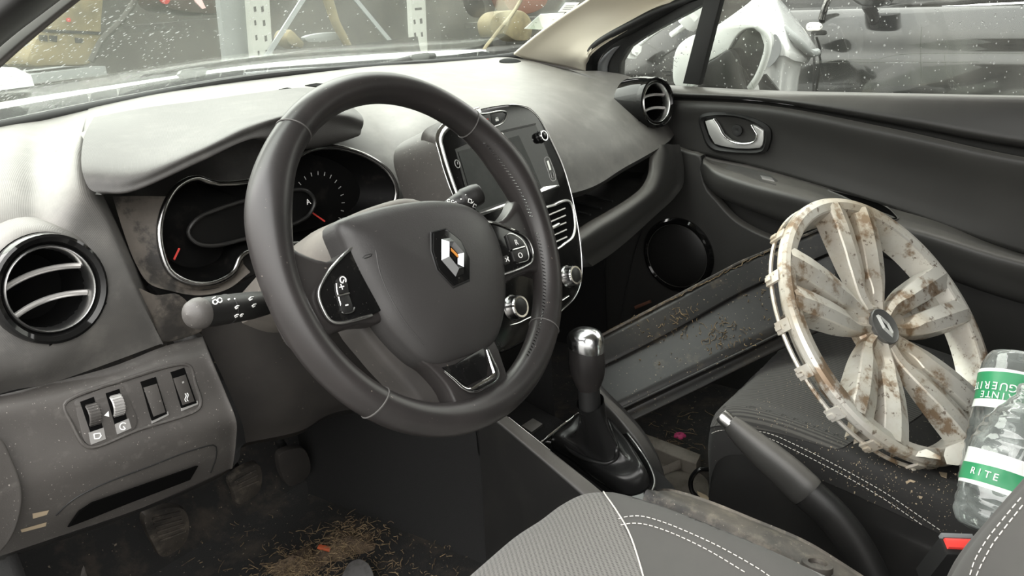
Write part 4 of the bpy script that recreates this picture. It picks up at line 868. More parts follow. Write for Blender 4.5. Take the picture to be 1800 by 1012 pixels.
# ================================================================== CONSOLE, GEAR LEVER, HANDBRAKE
con = thing('centre_console', 'black centre console between the seats with raised grey edges', 'console', (0, .1, 0))
rl = xs((840, 712, -.098), (880, 743, -.098), (947, 799, -.098), (1013, 856, -.098), (1060, 900, -.098), (1110, 960, -.098)); rr_ = xs((852, 700, -.078), (892, 732, -.078), (965, 790, -.078), (1049, 857, -.078), (1085, 890, -.078), (1140, 950, -.078))
n_ = len(rl); d0 = A(0, 0, -.03)
wallb = np.stack([np.full(n_, -.115), rl[:, 1], np.full(n_, -.0)], 1)
surf('console_side', np.swapaxes(np.array([rl+A(-.002, 0, -.004), rl*.6+wallb*.4, wallb]), 0, 1), 'dark_plastic', con, 4)
surf('console_side_front', [[rl[0]+A(0, .0, 0), A(-.1, rl[0][1], .1), A(-.115, rl[0][1], 0)], [A(-.11, .3, .34), A(-.11, .32, .15), A(-.12, .33, 0)], [A(-.14, .62, .36), A(-.14, .62, .15), A(-.14, .62, 0)]], 'carpet_dark', con, 5)
surf('driver_side_edge', np.swapaxes(np.array([rl+A(-.002, 0, -.006), rl, (rl+rr_)/2+A(0, 0, .002), rr_, rr_+d0]), 0, 1), 'door_plastic', con, 4, 0, 50)
pr_o = xs((1020, 640, .10), (1062, 690, .10), (1098, 726, .10), (1132, 766, .10), (1155, 806, .098), (1168, 846, .095), (1172, 890, .09)); pr_i = xs((1010, 650, .086), (1058, 706, .086), (1090, 742, .085), (1120, 780, .084), (1142, 818, .083), (1151, 856, .08), (1152, 900, .078))
surf('passenger_side_edge', np.swapaxes(np.array([pr_o+A(.004, 0, -.16), pr_o+A(.002, 0, -.006), pr_o, (pr_o+pr_i)/2+A(0, 0, .002), pr_i, pr_i+d0]), 0, 1), 'door_plastic', con, 4, 0, 50)
surf('tray_floor', [[A(x, .32, .20), A(x, .16, .165), A(x*.9, .02, .15), A(x*.6, -.06, .13), A(x*.55, -.08, .06), A(x*.55, -.6, .05)] for x in (-.096, -.04, .04, .096)], 'carpet_dark', con, 4)
surf('console_face', [[A(x, .17, .45), A(x, .22, .36), A(x, .27, .26), A(x, .31, .19)] for x in (-.10, -.03, .04, .10)], 'dark_plastic', con, 4)
surf('console_flank', [[A(-.10, .17, .45), A(-.102, .2, .36), A(-.104, .2, .2)], [A(-.105, .25, .45), A(-.108, .26, .36), A(-.11, .26, .2)], [A(-.14, .6, .45), A(-.14, .6, .36), A(-.14, .6, .2)]], 'carpet_dark', con, 3)
surf('console_flank_far', [[A(.10, .17, .45), A(.102, .2, .3), A(.106, .2, 0)], [A(.105, .25, .45), A(.108, .26, .3), A(.11, .26, 0)], [A(.12, .6, .45), A(.12, .6, .3), A(.13, .6, 0)]], 'carpet_dark', con, 3)
tube('chrome_line', [rr_[1]+A(.002, 0, -.003), rr_[2]+A(.002, 0, -.003)], .0014, 'satin_silver', con, ns=6)
slab('socket_lid', qz(936, 749, .20)+np.array([A(-.016, -.01, 0), A(.016, -.01, 0), A(.018, .012, .004), A(-.012, .014, .004)]), (0, -.2, 1), .006, 'door_plastic', con, .002)
# gear lever
gear = thing('gear_lever', 'gear lever with polished metal cap rising from a black leather boot', 'gear lever', (0, .05, .15))
zb = .165
fo = cr(zs((948, 782, .165), (985, 753, .175), (1016, 727, .185), (1050, 722, .188), (1078, 735, .188), (1112, 775, .186), (1140, 815, .180), (1152, 848, .172), (1140, 872, .16), (1100, 884, .15), (1050, 858, .15), (1000, 820, .157)), 80, True)
fi = cr(zs((968, 778, .168), (992, 758, .176), (1018, 737, .184), (1048, 732, .187), (1072, 742, .187), (1102, 778, .184), (1130, 818, .177), (1143, 848, .170), (1130, 862, .16), (1098, 868, .152), (1052, 844, .152), (1010, 810, .16)), 80, True)
ring('boot_frame', fo, fi, (0, -.1, 1), .02, 'gloss_black_clean', gear, .004)
tube('frame_chrome', cr(zs((949, 780, .170), (985, 751, .18), (1017, 727, .19)), 20), .0035, 'chrome', gear, ns=8)
tube('frame_chrome', cr(zs((1088, 744, .192), (1114, 776, .19), (1142, 818, .184), (1151, 848, .177), (1145, 866, .17)), 30), .0018, 'satin_silver', gear, ns=8)
neck = qx(1038, 706, 0); up_ = unit(qx(1032, 600, 0)-qx(1040, 720, 0)); 
RGS = [(0, 0, 1., 0), (.02, .012, .97, .0), (.10, .026, .90, .3), (.20, .030, .80, .5), (.30, .026, .70, 1.), (.40, .024, .60, 1.), (.48, .030, .50, .9), (.58, .05, .42, .7), (.7, .078, .35, .5), (.82, .10, .30, .35), (.93, .118, .27, .2), (1., .128, .25, .1)]
fc = fi.mean(0); V = []; nb = 80; nb_top = neck
hgt = np.linalg.norm(neck-fc)
for s, h, rsc, w in RGS:
    c = fc*(1-s)+A(0, 0, 0)+nb_top*s; c = fc+(nb_top-fc)*min(1, h/.128)
    for k in range(nb):
        rad_ = (fi[k]-fc); t = 2*math.pi*k/nb
        wob = 1+.05*w*math.sin(3*t+9*h*20)+.03*w*math.sin(7*t+2)
        circ = unit(rad_)*.020*(1 if True else 0)
        f = min(1, max(0, (s-.45)/.5)); V.append(c+(rad_*rsc*wob)*(1-f)+circ*1.06*wob*f)
boot = mk('boot', V, gridfaces(len(RGS), nb, False, True), 'boot_leather', gear, 70)
sd = boot.modifiers.new('smooth', 'SUBSURF'); sd.levels = 1; sd.render_levels = 1
tube('boot_fold', cr(ontos(boot, [(990, 765), (996, 785), (1030, 806), (1066, 814), (1082, 806), (1084, 790), (1076, 760), (1068, 735)], .0), 50), np.interp(np.linspace(0, 1, 50), [0, .2, .8, 1], [.001, .004, .004, .001]), 'boot_leather', boot, ns=10)
k0 = qx(1036, 700, 0)
lathe('shaft', k0-up_*.02, up_, [(0, .017), (.03, .0165), (.05, .016)], 'rubber', gear, 24)
kr, ku, ka = frame(up_, A(0, -1, 0))
prof = [(-.006, .015, .015), (.0, .0165, .0165), (.006, .020, .0185), (.02, .0255, .022), (.04, .0285, .0235), (.058, .0275, .0230), (.068, .0265, .022), (.071, .0255, .0215)]
V = []
for h, ra, rb in prof:
    for k in range(40):
        t = 2*math.pi*k/40; V.append(k0+up_*(h+.018+(.006*math.cos(t) if h > .06 else 0))+ku*ra*math.cos(t)*-1+kr*rb*math.sin(t))
knob_ = mk('knob', V, gridfaces(len(prof), 40, False, True), 'leather', gear, 60)
V = []; prof2 = [(.067, 1.0), (.073, 1.02), (.082, .98), (.089, .86), (.0935, .62), (.0955, .3)]
for h, s in prof2:
    for k in range(40):
        t = 2*math.pi*k/40; V.append(k0+up_*(h+.018+(.006*math.cos(t) if h < .07 else 0))-ku*.0285*s*math.cos(t)+kr*.0245*s*math.sin(t))
V.append(k0+up_*(.096+.018)); n = len(prof2)
mk('knob_cap', V, gridfaces(n, 40, False, True)+[((n-1)*40+i, (n-1)*40+(i+1) % 40, n*40) for i in range(40)], 'knob_metal', knob_, 60)
# handbrake
hbk = thing('handbrake', 'black handbrake lever with a silver button at its tip', 'handbrake', (.03, -.36, .12))
hc_ = xs((1282, 742, .03), (1310, 768, .03), (1345, 798, .03), (1385, 832, .03), (1420, 866, .03), (1462, 905, .03), (1500, 955, .03), (1530, 1010, .03), (1560, 1080, .03))
rad = [.0105, .0185, .0225, .0245, .0245, .0245, .0245, .024, .024]
tube('lever', cr(hc_[4:], 20), np.interp(np.linspace(0, 1, 20), np.linspace(0, 1, 5), rad[4:]), 'dark_plastic', hbk, ns=20, up=A(1, 0, 0), flat=.75)
gp = tube('grip', cr(hc_[:5], 24), np.interp(np.linspace(0, 1, 24), [0, .06, .2, .5, .96, 1], [.013, .0155, .019, .0235, .0265, .0255]), 'door_plastic', hbk, ns=20, up=A(1, 0, 0), flat=.75)
a_ = unit(hc_[0]-hc_[1]); lathe('release_button', hc_[0]-a_*.002, a_, [(0, .0108), (.013, .0108), (.017, .0095), (.0175, 0)], 'satin_silver', hbk, 24)
# ================================================================== SEATS, BUCKLE
def cushion(name, parent, m, xs_, prof, zoff=lambda x, y: 0., sub=5, solid=0.):
    return surf(name, [[A(x, y+dy(x), z+zoff(x, y)) for y, z, dy in prof] for x in xs_], m, parent, sub, solid, 60)
# ---- driver seat
ds_ = thing('driver_seat', 'grey cloth driver seat with white stitching nearest the open door', 'seat', (-.37, -.3, 0))
def dz(x, y):
    e = max(0, (x+.235)/.055); l = max(0, (-.52-x)/.06)
    return .016*math.exp(-((x+.215)/.035)**2)+.012*math.exp(-((x+.53)/.04)**2)-.045*e*e*(1 if e < 1.3 else 1.69/e/e)-.05*l*l*(1 if l < 1.3 else 1.69/l/l)
yy = [(-.035, .10), (-.018, .18), (-.020, .238), (-.038, .278), (-.075, .298), (-.13, .304), (-.20, .302), (-.28, .296), (-.36, .287), (-.46, .275)]
def fx(x): return -.055*max(0, (x+.33)/.15)**2-.02*max(0, (-.45-x)/.1)**2
xl = [-.60, -.56, -.52, -.47, -.42, -.36, -.31, -.27, -.24, -.215, -.195, -.18, -.172]
G = [[A(x, y+fx(x), z+dz(x, y)*(1 if z > .2 else .4)) for y, z in yy] for x in xl]
seat = surf('cushion', G, 'seat_dot_fabric', ds_, 5, 0, 60)
# smooth side panel : second skin over the inner bolster, bounded by the white seam
def skin(nm, base_, outline, m, parent, lift=.0012):
    """cloth panel cut to an outline and laid on a finished surface"""
    O = cr(np.array(outline, float), 160, True); mn = O.min(0); mx_ = O.max(0); st = 7.
    bm = bmesh.new(); vs = [bm.verts.new((p[0], p[1], 0)) for p in O]; f = bm.faces.new(vs)
    for ax_k, nrm in ((0, (1, 0, 0)), (1, (0, 1, 0))):
        for c in np.arange(mn[ax_k]+st, mx_[ax_k], st):
            co = (c, 0, 0) if ax_k == 0 else (0, c, 0)
            bmesh.ops.bisect_plane(bm, geom=bm.verts[:]+bm.edges[:]+bm.faces[:], plane_co=co, plane_no=nrm, dist=1e-5)
    bm.verts.index_update(); V = []; ok = []
    for v in bm.verts:
        p = onto(base_, v.co.x, v.co.y, lift); k_ = 0
        while p is None and k_ < 30:
            k_ += 1; w_ = (O.mean(0)-A(v.co.x, v.co.y)); p = onto(base_, *(A(v.co.x, v.co.y)+unit(w_)*1.5*k_), lift)
        ok.append(p is not None); V.append(p if p is not None else A(0, 0, 0))
    F = [tuple(v.index for v in q.verts) for q in bm.faces if all(ok[v.index] for v in q.verts)]; bm.free()
    u = sorted({i for q in F for i in q}); mp = {j: i for i, j in enumerate(u)}
    return mk(nm, [V[j] for j in u], [tuple(mp[i] for i in q) for q in F], m, parent, 60, 'cam')
bol = skin('side_panel', seat, [(1052, 856), (1075, 853), (1110, 855), (1160, 868), (1220, 893), (1290, 928), (1350, 962), (1400, 990), (1440, 1012), (1470, 1040), (1140, 1060), (1131, 1012), (1118, 965), (1102, 925), (1080, 890)], 'seat_smooth_fabric', ds_)
lowr = skin('inset_panel', seat, [(1094, 916), (1110, 911), (1130, 911), (1160, 919), (1200, 934), (1260, 962), (1330, 1000), (1370, 1030), (1140, 1060), (1131, 1012), (1118, 965)], 'seat_smooth_fabric', ds_, .002)
stitch('white_seam', seat, [(1056, 860), (1072, 882), (1090, 908), (1100, 925), (1110, 948), (1122, 985), (1132, 1020)], ds_, dash=.003, gap=.0006, r=.0009, lift=.0024)
stitch('stitch_line', seat, [(1088, 914), (1105, 910), (1130, 910), (1165, 920), (1210, 938), (1270, 966), (1335, 1003), (1360, 1020)], ds_, lift=.0028)
stitch('stitch_line', seat, [(1092, 925), (1110, 922), (1130, 923), (1160, 931), (1200, 947), (1250, 972), (1310, 1008)], ds_, lift=.0028)
P = ontos(seat, cr(np.array([(1050, 854), (1070, 851), (1105, 851), (1150, 863), (1200, 882), (1260, 912), (1330, 948), (1390, 982), (1430, 1005)], float), 60), .001)
if len(P) > 10: tube('piping', P, .0030, 'stitch_thread', ds_, ns=8).data.materials[0] = MATS['piping_grey']
te = xs((1135, 862, -.179), (1160, 872, -.175), (1200, 889, -.175), (1260, 917, -.175), (1350, 960, -.175), (1430, 1006, -.175), (1500, 1050, -.175)); to_ = xs((1152, 864, -.170), (1180, 864, -.142), (1240, 882, -.136), (1320, 914, -.132), (1410, 952, -.131), (1484, 996, -.131), (1560, 1045, -.131))
G2 = [[a+A(-.01, 0, -.01), a*.98+b*.02, a*.5+b*.5+A(0, 0, .002), b, b+A(.006, 0, -.01), b*A(1, 1, .6), b*A(1, 1, .2)] for a, b in zip(te, to_)]
st_ = surf('side_trim', G2, 'dusty_black_plastic', ds_, 6, 0, 60)
ck = onto(st_, 1435, 1000, .001)
if ck is not None: lathe('trim_knob', ck, unit(A(.3, 0, 1)), [(0, .017), (.006, .016), (.007, .010), (.003, .009), (.002, 0)], 'dusty_black_plastic', ds_, 24)
# backrest
e0_ = xs((1650, 1060, -.22), (1668, 1012, -.22), (1692, 972, -.215), (1738, 918, -.21), (1800, 846, -.20), (1870, 760, -.19)); 
e1b = xs((1690, 1070, -.235), (1706, 1020, -.235), (1728, 982, -.232), (1768, 932, -.228), (1828, 868, -.22), (1900, 790, -.21))+A(-.0, .012, .004)
e2b = e1b+A(-.05, .0, .004); e3b = e1b+A(-.10, -.03, 0); e4b = e1b+A(-.3, -.04, 0)
rb = e0_+A(.012, -.03, 0); rb2 = e0_+A(.0, -.10, -.01)
back = surf('backrest', [rb2, rb, e0_, e1b, e2b, e3b, e4b], 'seat_smooth_fabric', ds_, 6, 0, 70)
stitch('stitch_line', back, [(1796, 875), (1765, 912), (1735, 950), (1716, 982), (1706, 1010)], ds_)
stitch('stitch_line', back, [(1799, 888), (1772, 922), (1745, 958), (1728, 988), (1717, 1012)], ds_)
# ---- passenger seat
pseat = thing('passenger_seat', 'dark passenger seat carrying the silver wheel trim and crumbs', 'seat', (.36, -.3, 0))
def pz(x, y): return .014*math.exp(-((x-.165)/.03)**2)+.012*math.exp(-((x-.55)/.04)**2)
yy = [(-.075, .04), (-.050, .12), (-.052, .18), (-.068, .215), (-.10, .231), (-.16, .234), (-.23, .226), (-.31, .212), (-.40, .195), (-.50, .18)]
xl = [.128, .132, .142, .165, .20, .26, .33, .40, .46, .51, .55, .585, .60]
def px_(x): return -.03*max(0, (.22-x)/.09)**2-.03*max(0, (x-.5)/.1)**2
G = []
for i, x in enumerate(xl):
    dr = (.05 if i == 0 else .018 if i == 1 else 0)+(.05 if i == 12 else .015 if i == 11 else 0)
    G.append([A(x, y+px_(x), z+pz(x, y)-dr) for y, z in yy])
pc = surf('cushion', G, 'seat_dark_fabric', pseat, 5, 0, 60)
ins = skin('ribbed_insert', pc, [(1240, 752), (1243, 728), (1262, 690), (1300, 652), (1345, 622), (1400, 596), (1500, 580), (1600, 620), (1640, 700), (1600, 742), (1530, 764), (1500, 776), (1478, 788), (1458, 787), (1420, 776), (1365, 760), (1300, 750), (1262, 748)], 'seat_rib_fabric', pseat)
side = [[g[0]+A(0, 0, 0), g[1], A(.124, g[2][1], g[2][2]*.45+.02), A(.122, g[2][1], .02)] for g in ([[A(.130, y-.03, z-.045), A(.127, y-.03, z-.07), A(0, y-.03, z)] for y, z in yy[1:]])]
ps_side = surf('side_panel', side, 'seat_dark_fabric', pseat, 5, 0, 60); ps_side.data.materials[0] = MATS['dark_plastic']
stitch('stitch_line', pc, [(1245, 765), (1262, 757), (1300, 755), (1350, 761), (1400, 782), (1460, 812), (1510, 839), (1560, 868), (1610, 902), (1657, 934)], pseat)
stitch('stitch_line', pc, [(1300, 763), (1345, 768), (1395, 790), (1455, 820), (1505, 847), (1555, 877), (1605, 911), (1650, 942)], pseat)
stitch('stitch_line', pc, [(1444, 592), (1470, 612), (1500, 640), (1520, 662)], pseat)
gs = []
for _ in range(420):
    px = rng.normal(1560, 85); py = 775+(px-1500)*.45+rng.normal(30, 48); p = onto(pc, px, py, .0008)
    if p is not None: gs.append(boxgeo(p, rng.uniform(.0003, .0011, 3)*(1 if rng.random() > .08 else 2.2), None))
for _ in range(120):
    px = rng.uniform(1330, 1470); py = rng.uniform(610, 760); p = onto(ins, px, py, .0008)
    if p is not None: gs.append(boxgeo(p, rng.uniform(.0003, .001, 3), None))
cr_ = mk('crumbs', *join(*gs), 'litter'); tag(cr_, 'pale crumbs scattered over the passenger seat', kind='stuff')
for pts, lab in ((((1592, 846), (1600, 843), (1609, 846), (1606, 848), (1600, 846), (1594, 850)), 'curled tan leaf scrap on the dark seat cloth under the wheel trim'), (((1650, 831), (1664, 833), (1663, 842), (1653, 838)), 'flat beige chip on the passenger seat beside the bottles'), (((1615, 870), (1622, 872), (1620, 875), (1616, 874)), 'small round beige chip on the passenger seat near the white stitching')):
    P = ontos(pc, pts, .002)
    if len(P) > 2: tag(slab('leaf_scrap', P, (0, 0, 1), .001, 'litter'), lab, 'leaf scrap', 'scraps on the passenger seat')
bk = [[A(.17, -.52, .10), A(.15, -.50, .26), A(.14, -.53, .42), A(.14, -.62, .7), A(.15, -.68, .9)], [A(.22, -.51, .10), A(.21, -.47, .26), A(.20, -.50, .42), A(.20, -.59, .7), A(.2, -.66, .9)], [A(.36, -.52, .10), A(.36, -.49, .26), A(.36, -.53, .42), A(.36, -.62, .7), A(.36, -.7, .9)],
      [A(.5, -.51, .10), A(.5, -.46, .26), A(.5, -.48, .42), A(.5, -.57, .7), A(.5, -.64, .9)], [A(.55, -.52, .10), A(.565, -.49, .26), A(.57, -.51, .42), A(.565, -.6, .7), A(.57, -.68, .9)]]
surf('backrest', bk, 'seat_dark_fabric', pseat, 6, .05, 70)
# buckle
bu = thing('seat_belt_buckle', 'seat belt buckle with red button between the two seats', 'buckle', qd(1690, 975, .92))
c = qd(1688, 957, .92); b1 = unit(qd(1712, 958, .92)-qd(1660, 957, .92)); bn = unit(A(-.25, -.35, 1)); b2 = unit(np.cross(bn, b1)); b1 = np.cross(b2, bn)
box('red_button', c, (.034, .012, .008), 'red_plastic', bu, (b1, b2, bn), .0015)
bb = c-b2*0-bn*.045+A(0, 0, 0); box('buckle_body', c-bn*.036-b2*.002, (.040, .022, .072), 'rubber', bu, (b1, b2, bn), .004)
box('buckle_lip', c+b2*.010-bn*.001, (.036, .006, .008), 'seal_grey', bu, (b1, b2, bn), .001)
# ================================================================== FLOOR, PEDALS, LITTER, SILL PANEL
fl_ = mk('floor', [(-.72, -1.9, 0), (.68, -1.9, 0), (.68, .66, 0), (-.72, .66, 0), (-.72, .95, .34), (.68, .95, .34), (-.72, 1.0, .78), (.68, 1.0, .78), (-.72, -1.9, -.06), (.68, -1.9, -.06), (.68, .70, -.06), (-.72, .70, -.06)],
  [(0, 1, 2, 3), (3, 2, 5, 4), (4, 5, 7, 6), (8, 9, 10, 11), (0, 1, 9, 8)], 'carpet', None, 30, 'cam'); tag(fl_, 'black carpeted car floor littered with straw', kind='structure')
wl = mk('wall_left', [(-.70, .30, 0), (-.70, .95, 0), (-.70, 1.0, .78), (-.72, .42, .75), (-.715, .30, .55)], [(0, 1, 2, 3, 4)], 'carpet_dark', None, 30, 'cam', .01); tag(wl, 'dark kick panel on the driver side', kind='structure')
def pedal(name, lab, pts, y, lean, m, ribs, top):
    P = ys(*[(a, b, y) for a, b in pts]); P = P+np.stack([0*P[:, 0], -(P[:, 2]-P[:, 2].mean())*lean, 0*P[:, 0]], 1)
    n = unit(np.cross(P[1]-P[0], P[2]-P[0])); n = n if n@(CAM-P[0]) > 0 else -n
    t = thing(name, lab, 'pedal', P.mean(0)*A(1, 1, 0))
    pad_ = slab('pedal_pad', cr(P, 32, True), n, .012, m, t, .003)
    for k in range(ribs):
        s = (k+.7)/(ribs+.4); q0 = P[0]*(1-s)+P[-1]*s; q1 = P[1]*(1-s)+P[2]*s
        tube('pad_rib', [q0*.86+q1*.14+n*.001, q0*.12+q1*.88+n*.001], .0022, m, pad_, ns=6)
    c = P.mean(0)-n*.012; tube('pedal_arm', cr([c, c+A(.01, .05, .04), c+A(.015, .075, .10), c+A(.02, .10, .16)], 16), .009, 'rubber', t, ns=8)
    return t
pedal('clutch_pedal', 'ribbed black clutch pedal nearest the driver door', ((242, 898), (312, 888), (338, 938), (330, 966), (297, 986), (272, 960)), .55, .35, 'dusty_black_plastic', 6, 0)
pedal('brake_pedal', 'dark brake pedal to the passenger side of the ribbed clutch pedal', ((398, 838), (445, 812), (464, 850), (460, 872), (426, 891), (412, 868)), .55, .35, 'dusty_black_plastic', 3, 0)
pedal('accelerator_pedal', 'long narrow accelerator pedal beside the centre console', ((482, 794), (526, 785), (553, 838), (521, 860)), .56, .35, 'knee_plastic', 0, 0)
P = zs((60, 1014, .03), (118, 978, .06), (146, 984, .06), (165, 1040, .03), (100, 1060, .02)); fr_ = slab('foot_rest', P, (0, -.3, 1), .04, 'dusty_black_plastic', None, .006); tag(fr_, 'dull black foot rest at the driver door side of the floor', 'foot rest')
# straw and soil
gs = []; gd = []; gt = []
def straw(c, L, r, up=.5):
    a = rng.uniform(0, 2*math.pi); d = A(math.cos(a), math.sin(a), rng.uniform(-.1, up)); d = unit(d)*L/2; k = A(*rng.normal(0, L*.12, 3)); k[2] = abs(k[2])
    return tubegeo(cr([c-d*A(1, 1, .2), c+k, c+d], 5), r, ns=4)
def pile(n, px, py, sx, sy, h, L, target, tilt=0.):
    for _ in range(n):
        u, v = rng.normal(0, 1), rng.normal(0, 1); x = px+u*sx; y = py+v*sy+tilt*u*sx
        z = .002+abs(rng.normal(0, h))*math.exp(-(u*u+v*v)/2); target.append(straw(qz(x, y, z)+A(0, 0, .003), rng.uniform(*L), rng.uniform(.0003, .0008)))
pile(330, 605, 955, 34, 20, .016, (.004, .022), gs, -.35); pile(300, 520, 992, 26, 16, .012, (.004, .016), gs, -.3); pile(200, 570, 1000, 70, 22, .004, (.004, .024), gs); pile(110, 700, 975, 70, 30, .002, (.002, .012), gs); pile(50, 400, 950, 90, 45, .002, (.004, .03), gs)
pile(60, 1190, 770, 40, 25, .004, (.005, .03), gs)
s_ = mk('straw_litter', *join(*gs), 'straw'); tag(s_, 'dry straw and chaff heaped on the driver footwell carpet', kind='stuff')
for (px, py, rx, ry, h) in ((600, 962, 55, 26, .016), (520, 992, 40, 22, .016)):
    c = qz(px, py, 0); ex_ = qz(px+rx, py-rx*.3, 0)-c; ey_ = qz(px, py-ry, 0)-c; V = []
    for i in range(7):
        s = i/6
        for k in range(28):
            t = 2*math.pi*k/28; w = 1+.22*math.sin(3*t+px)+.12*math.sin(7*t); V.append(c+(ex_*math.cos(t)+ey_*math.sin(t))*(1-s)*w+A(0, 0, h*math.sin(s*math.pi/2)*(.8+.4*rng.random())+.001))
    gd.append((np.array(V), gridfaces(7, 28, False, True)))
s_ = mk('soil', *join(*gd), 'soil'); tag(s_, 'brown soil spilled on the driver footwell carpet', kind='stuff')
P = qz(570, 962, .02); o = slab('orange_scrap', np.array([P+A(-.007, .010, .001), P+A(.000, .012, .003), P+A(.007, -.010, .002), P+A(.000, -.013, 0)]), (0, -.2, 1), .004, 'orange_bit', None, .0015); tag(o, 'small orange plastic scrap lying in the straw', 'scrap')
P = cr(zs((598, 1016, .02), (612, 990, .03), (628, 981, .035), (644, 986, .035), (655, 1002, .03), (660, 1030, .02)), 24); o = slab('seat_rail_end_cover', P, (0, -.2, 1), .02, 'worn_grey', None, .006); tag(o, 'worn grey end cap of the seat rail beside the straw', 'rail cap')
# passenger footwell: rail, bracket, wire loop, bits
P = zs((1130, 760, .05), (1190, 782, .05), (1232, 798, .05), (1224, 815, .045), (1180, 800, .045), (1128, 778, .045)); o = slab('seat_rail', P, (0, 0, 1), .03, 'dirty_metal', None, .002); tag(o, 'rusty dark metal seat rail under the passenger seat', 'rail')
P = zs((1148, 800, .02), (1240, 838, .02), (1250, 900, .02), (1330, 960, .02), (1200, 960, .02), (1150, 870, .02)); o = slab('floor_mat', cr(P, 40, True), (0, 0, 1), .006, 'dirty_metal', None, .002); tag(o, 'dirty pale grey floor patch beside the gear lever', 'mat')
P = zs((1160, 822, .05), (1196, 806, .055), (1198, 822, .04), (1164, 834, .035)); o = slab('rail_bracket', P, (0, -.5, .8), .004, 'dirty_metal', None, .001); tag(o, 'small bent metal bracket in front of the passenger seat', 'bracket')
P = cr(zs((1245, 824, .10), (1228, 826, .10), (1215, 842, .08), (1216, 862, .06), (1232, 880, .045), (1245, 890, .04)), 30); o = tube('wire_loop', P, .0042, 'gloss_black_clean', None, ns=10); tag(o, 'black wire loop at the corner of the passenger seat', 'loop')
P = zs((1225, 862, .03), (1242, 870, .03), (1262, 892, .03), (1250, 895, .03), (1230, 880, .03)); o = slab('leaf', P, (0, 0, 1), .003, 'litter', None, .0005); tag(o, 'orange-brown dead leaf under the passenger seat edge', 'leaf')
pk_c = qz(1195, 766, .035); gs = []
for k in range(5):
    t = 2*math.pi*k/5; gs.append(lathegeo(pk_c+A(math.cos(t)*.006, math.sin(t)*.006, 0), (math.cos(t)*.5, math.sin(t)*.5, 1), [(0, .002), (.002, .006), (.004, .005), (.005, 0)], 10))
mat('pink', (.35, .03, .11), .6); o = mk('pink_scrap', *join(*gs), 'pink'); tag(o, 'pink crumpled scrap in the dark passenger footwell', 'scrap')
P = qx(1128, 532, .60); o = slab('red_scrap', np.array([P+A(0, .02, -.012), P+A(0, -.02, .010), P+A(0, -.022, .004), P+A(0, .018, -.02)]), (-1, 0, .2), .006, 'rust', None, .001); tag(o, 'dark red scrap behind the leaning black panel', 'scrap')
# leaning black plastic panel
up0 = [qd(1020, 606, 1.44), qd(1062, 588, 1.45), qd(1180, 526, 1.47), qd(1300, 462, 1.49), qd(1378, 430, 1.50), qd(1470, 392, 1.51)]
m1 = [qd(1024, 652, 1.42), qd(1068, 636, 1.425), qd(1188, 575, 1.445), qd(1305, 510, 1.465), qd(1385, 474, 1.475), qd(1475, 436, 1.49)]
m2 = [qd(1026, 656, 1.424), qd(1070, 640, 1.43), qd(1190, 579, 1.45), qd(1306, 514, 1.47), qd(1386, 478, 1.48), qd(1476, 440, 1.495)]
lo0 = [qd(1036, 745, 1.365), qd(1086, 722, 1.37), qd(1210, 664, 1.385), qd(1320, 612, 1.395), qd(1394, 576, 1.405), qd(1480, 536, 1.415)]
lo1 = [qd(1040, 752, 1.375), qd(1090, 728, 1.38), qd(1212, 670, 1.395), qd(1322, 618, 1.405), qd(1395, 582, 1.415), qd(1481, 542, 1.425)]
lo2 = [qd(1048, 772, 1.365), qd(1098, 746, 1.37), qd(1218, 688, 1.385), qd(1326, 634, 1.395), qd(1396, 602, 1.405), qd(1482, 562, 1.415)]
sp_ = thing('sill_trim_panel', 'long dirty black plastic panel propped against the passenger seat', 'panel', np.mean(np.array(lo2), 0))
sf = surf('panel_face', np.swapaxes(np.array([up0, m1, m2, lo0]), 0, 1), 'sill_black', sp_, 5, .004, 30)
surf('panel_flange', np.swapaxes(np.array([lo0, lo1, lo2]), 0, 1), 'sill_black', sp_, 5, .004, 30)
tube('panel_rim', np.array(up0)+A(0, 0, .001), .0028, 'dusty_black_plastic', sp_, ns=6)
gs = []
def bits(cx, cy, n, sx, sy, L):
    for _ in range(n):
        p = onto(sf, cx+rng.normal(0, sx), cy+rng.normal(0, sy), .001)
        if p is None: continue
        a, b = unit(A(*rng.normal(0, 1, 3))), unit(A(*rng.normal(0, 1, 3))); l = rng.uniform(*L); gs.append(tubegeo(cr([p-a*l/2, p+b*l*.25, p+a*l/2], 6), rng.uniform(.0004, .0009), ns=4))
bits(1200, 560, 30, 25, 12, (.006, .024)); bits(1270, 590, 40, 25, 12, (.004, .02)); bits(1320, 600, 30, 40, 14, (.003, .012)); bits(1220, 610, 60, 70, 35, (.001, .006)); bits(1350, 520, 30, 20, 14, (.002, .01)); bits(1160, 585, 25, 30, 12, (.002, .008))
for k in range(40):
    p = np.array(up0[1])*(1-k/40)+np.array(up0[4])*k/40+A(0, 0, .003); a = unit(np.array(up0[4])-np.array(up0[1])); gs.append(tubegeo([p-a*.006, p+A(*rng.normal(0, .002, 3)), p+a*.006+A(0, 0, abs(rng.normal(0, .002)))], .0007, ns=4))
s_ = mk('straw_litter', *join(*gs), 'straw'); tag(s_, 'straw scraps clinging to the leaning black panel', kind='stuff')
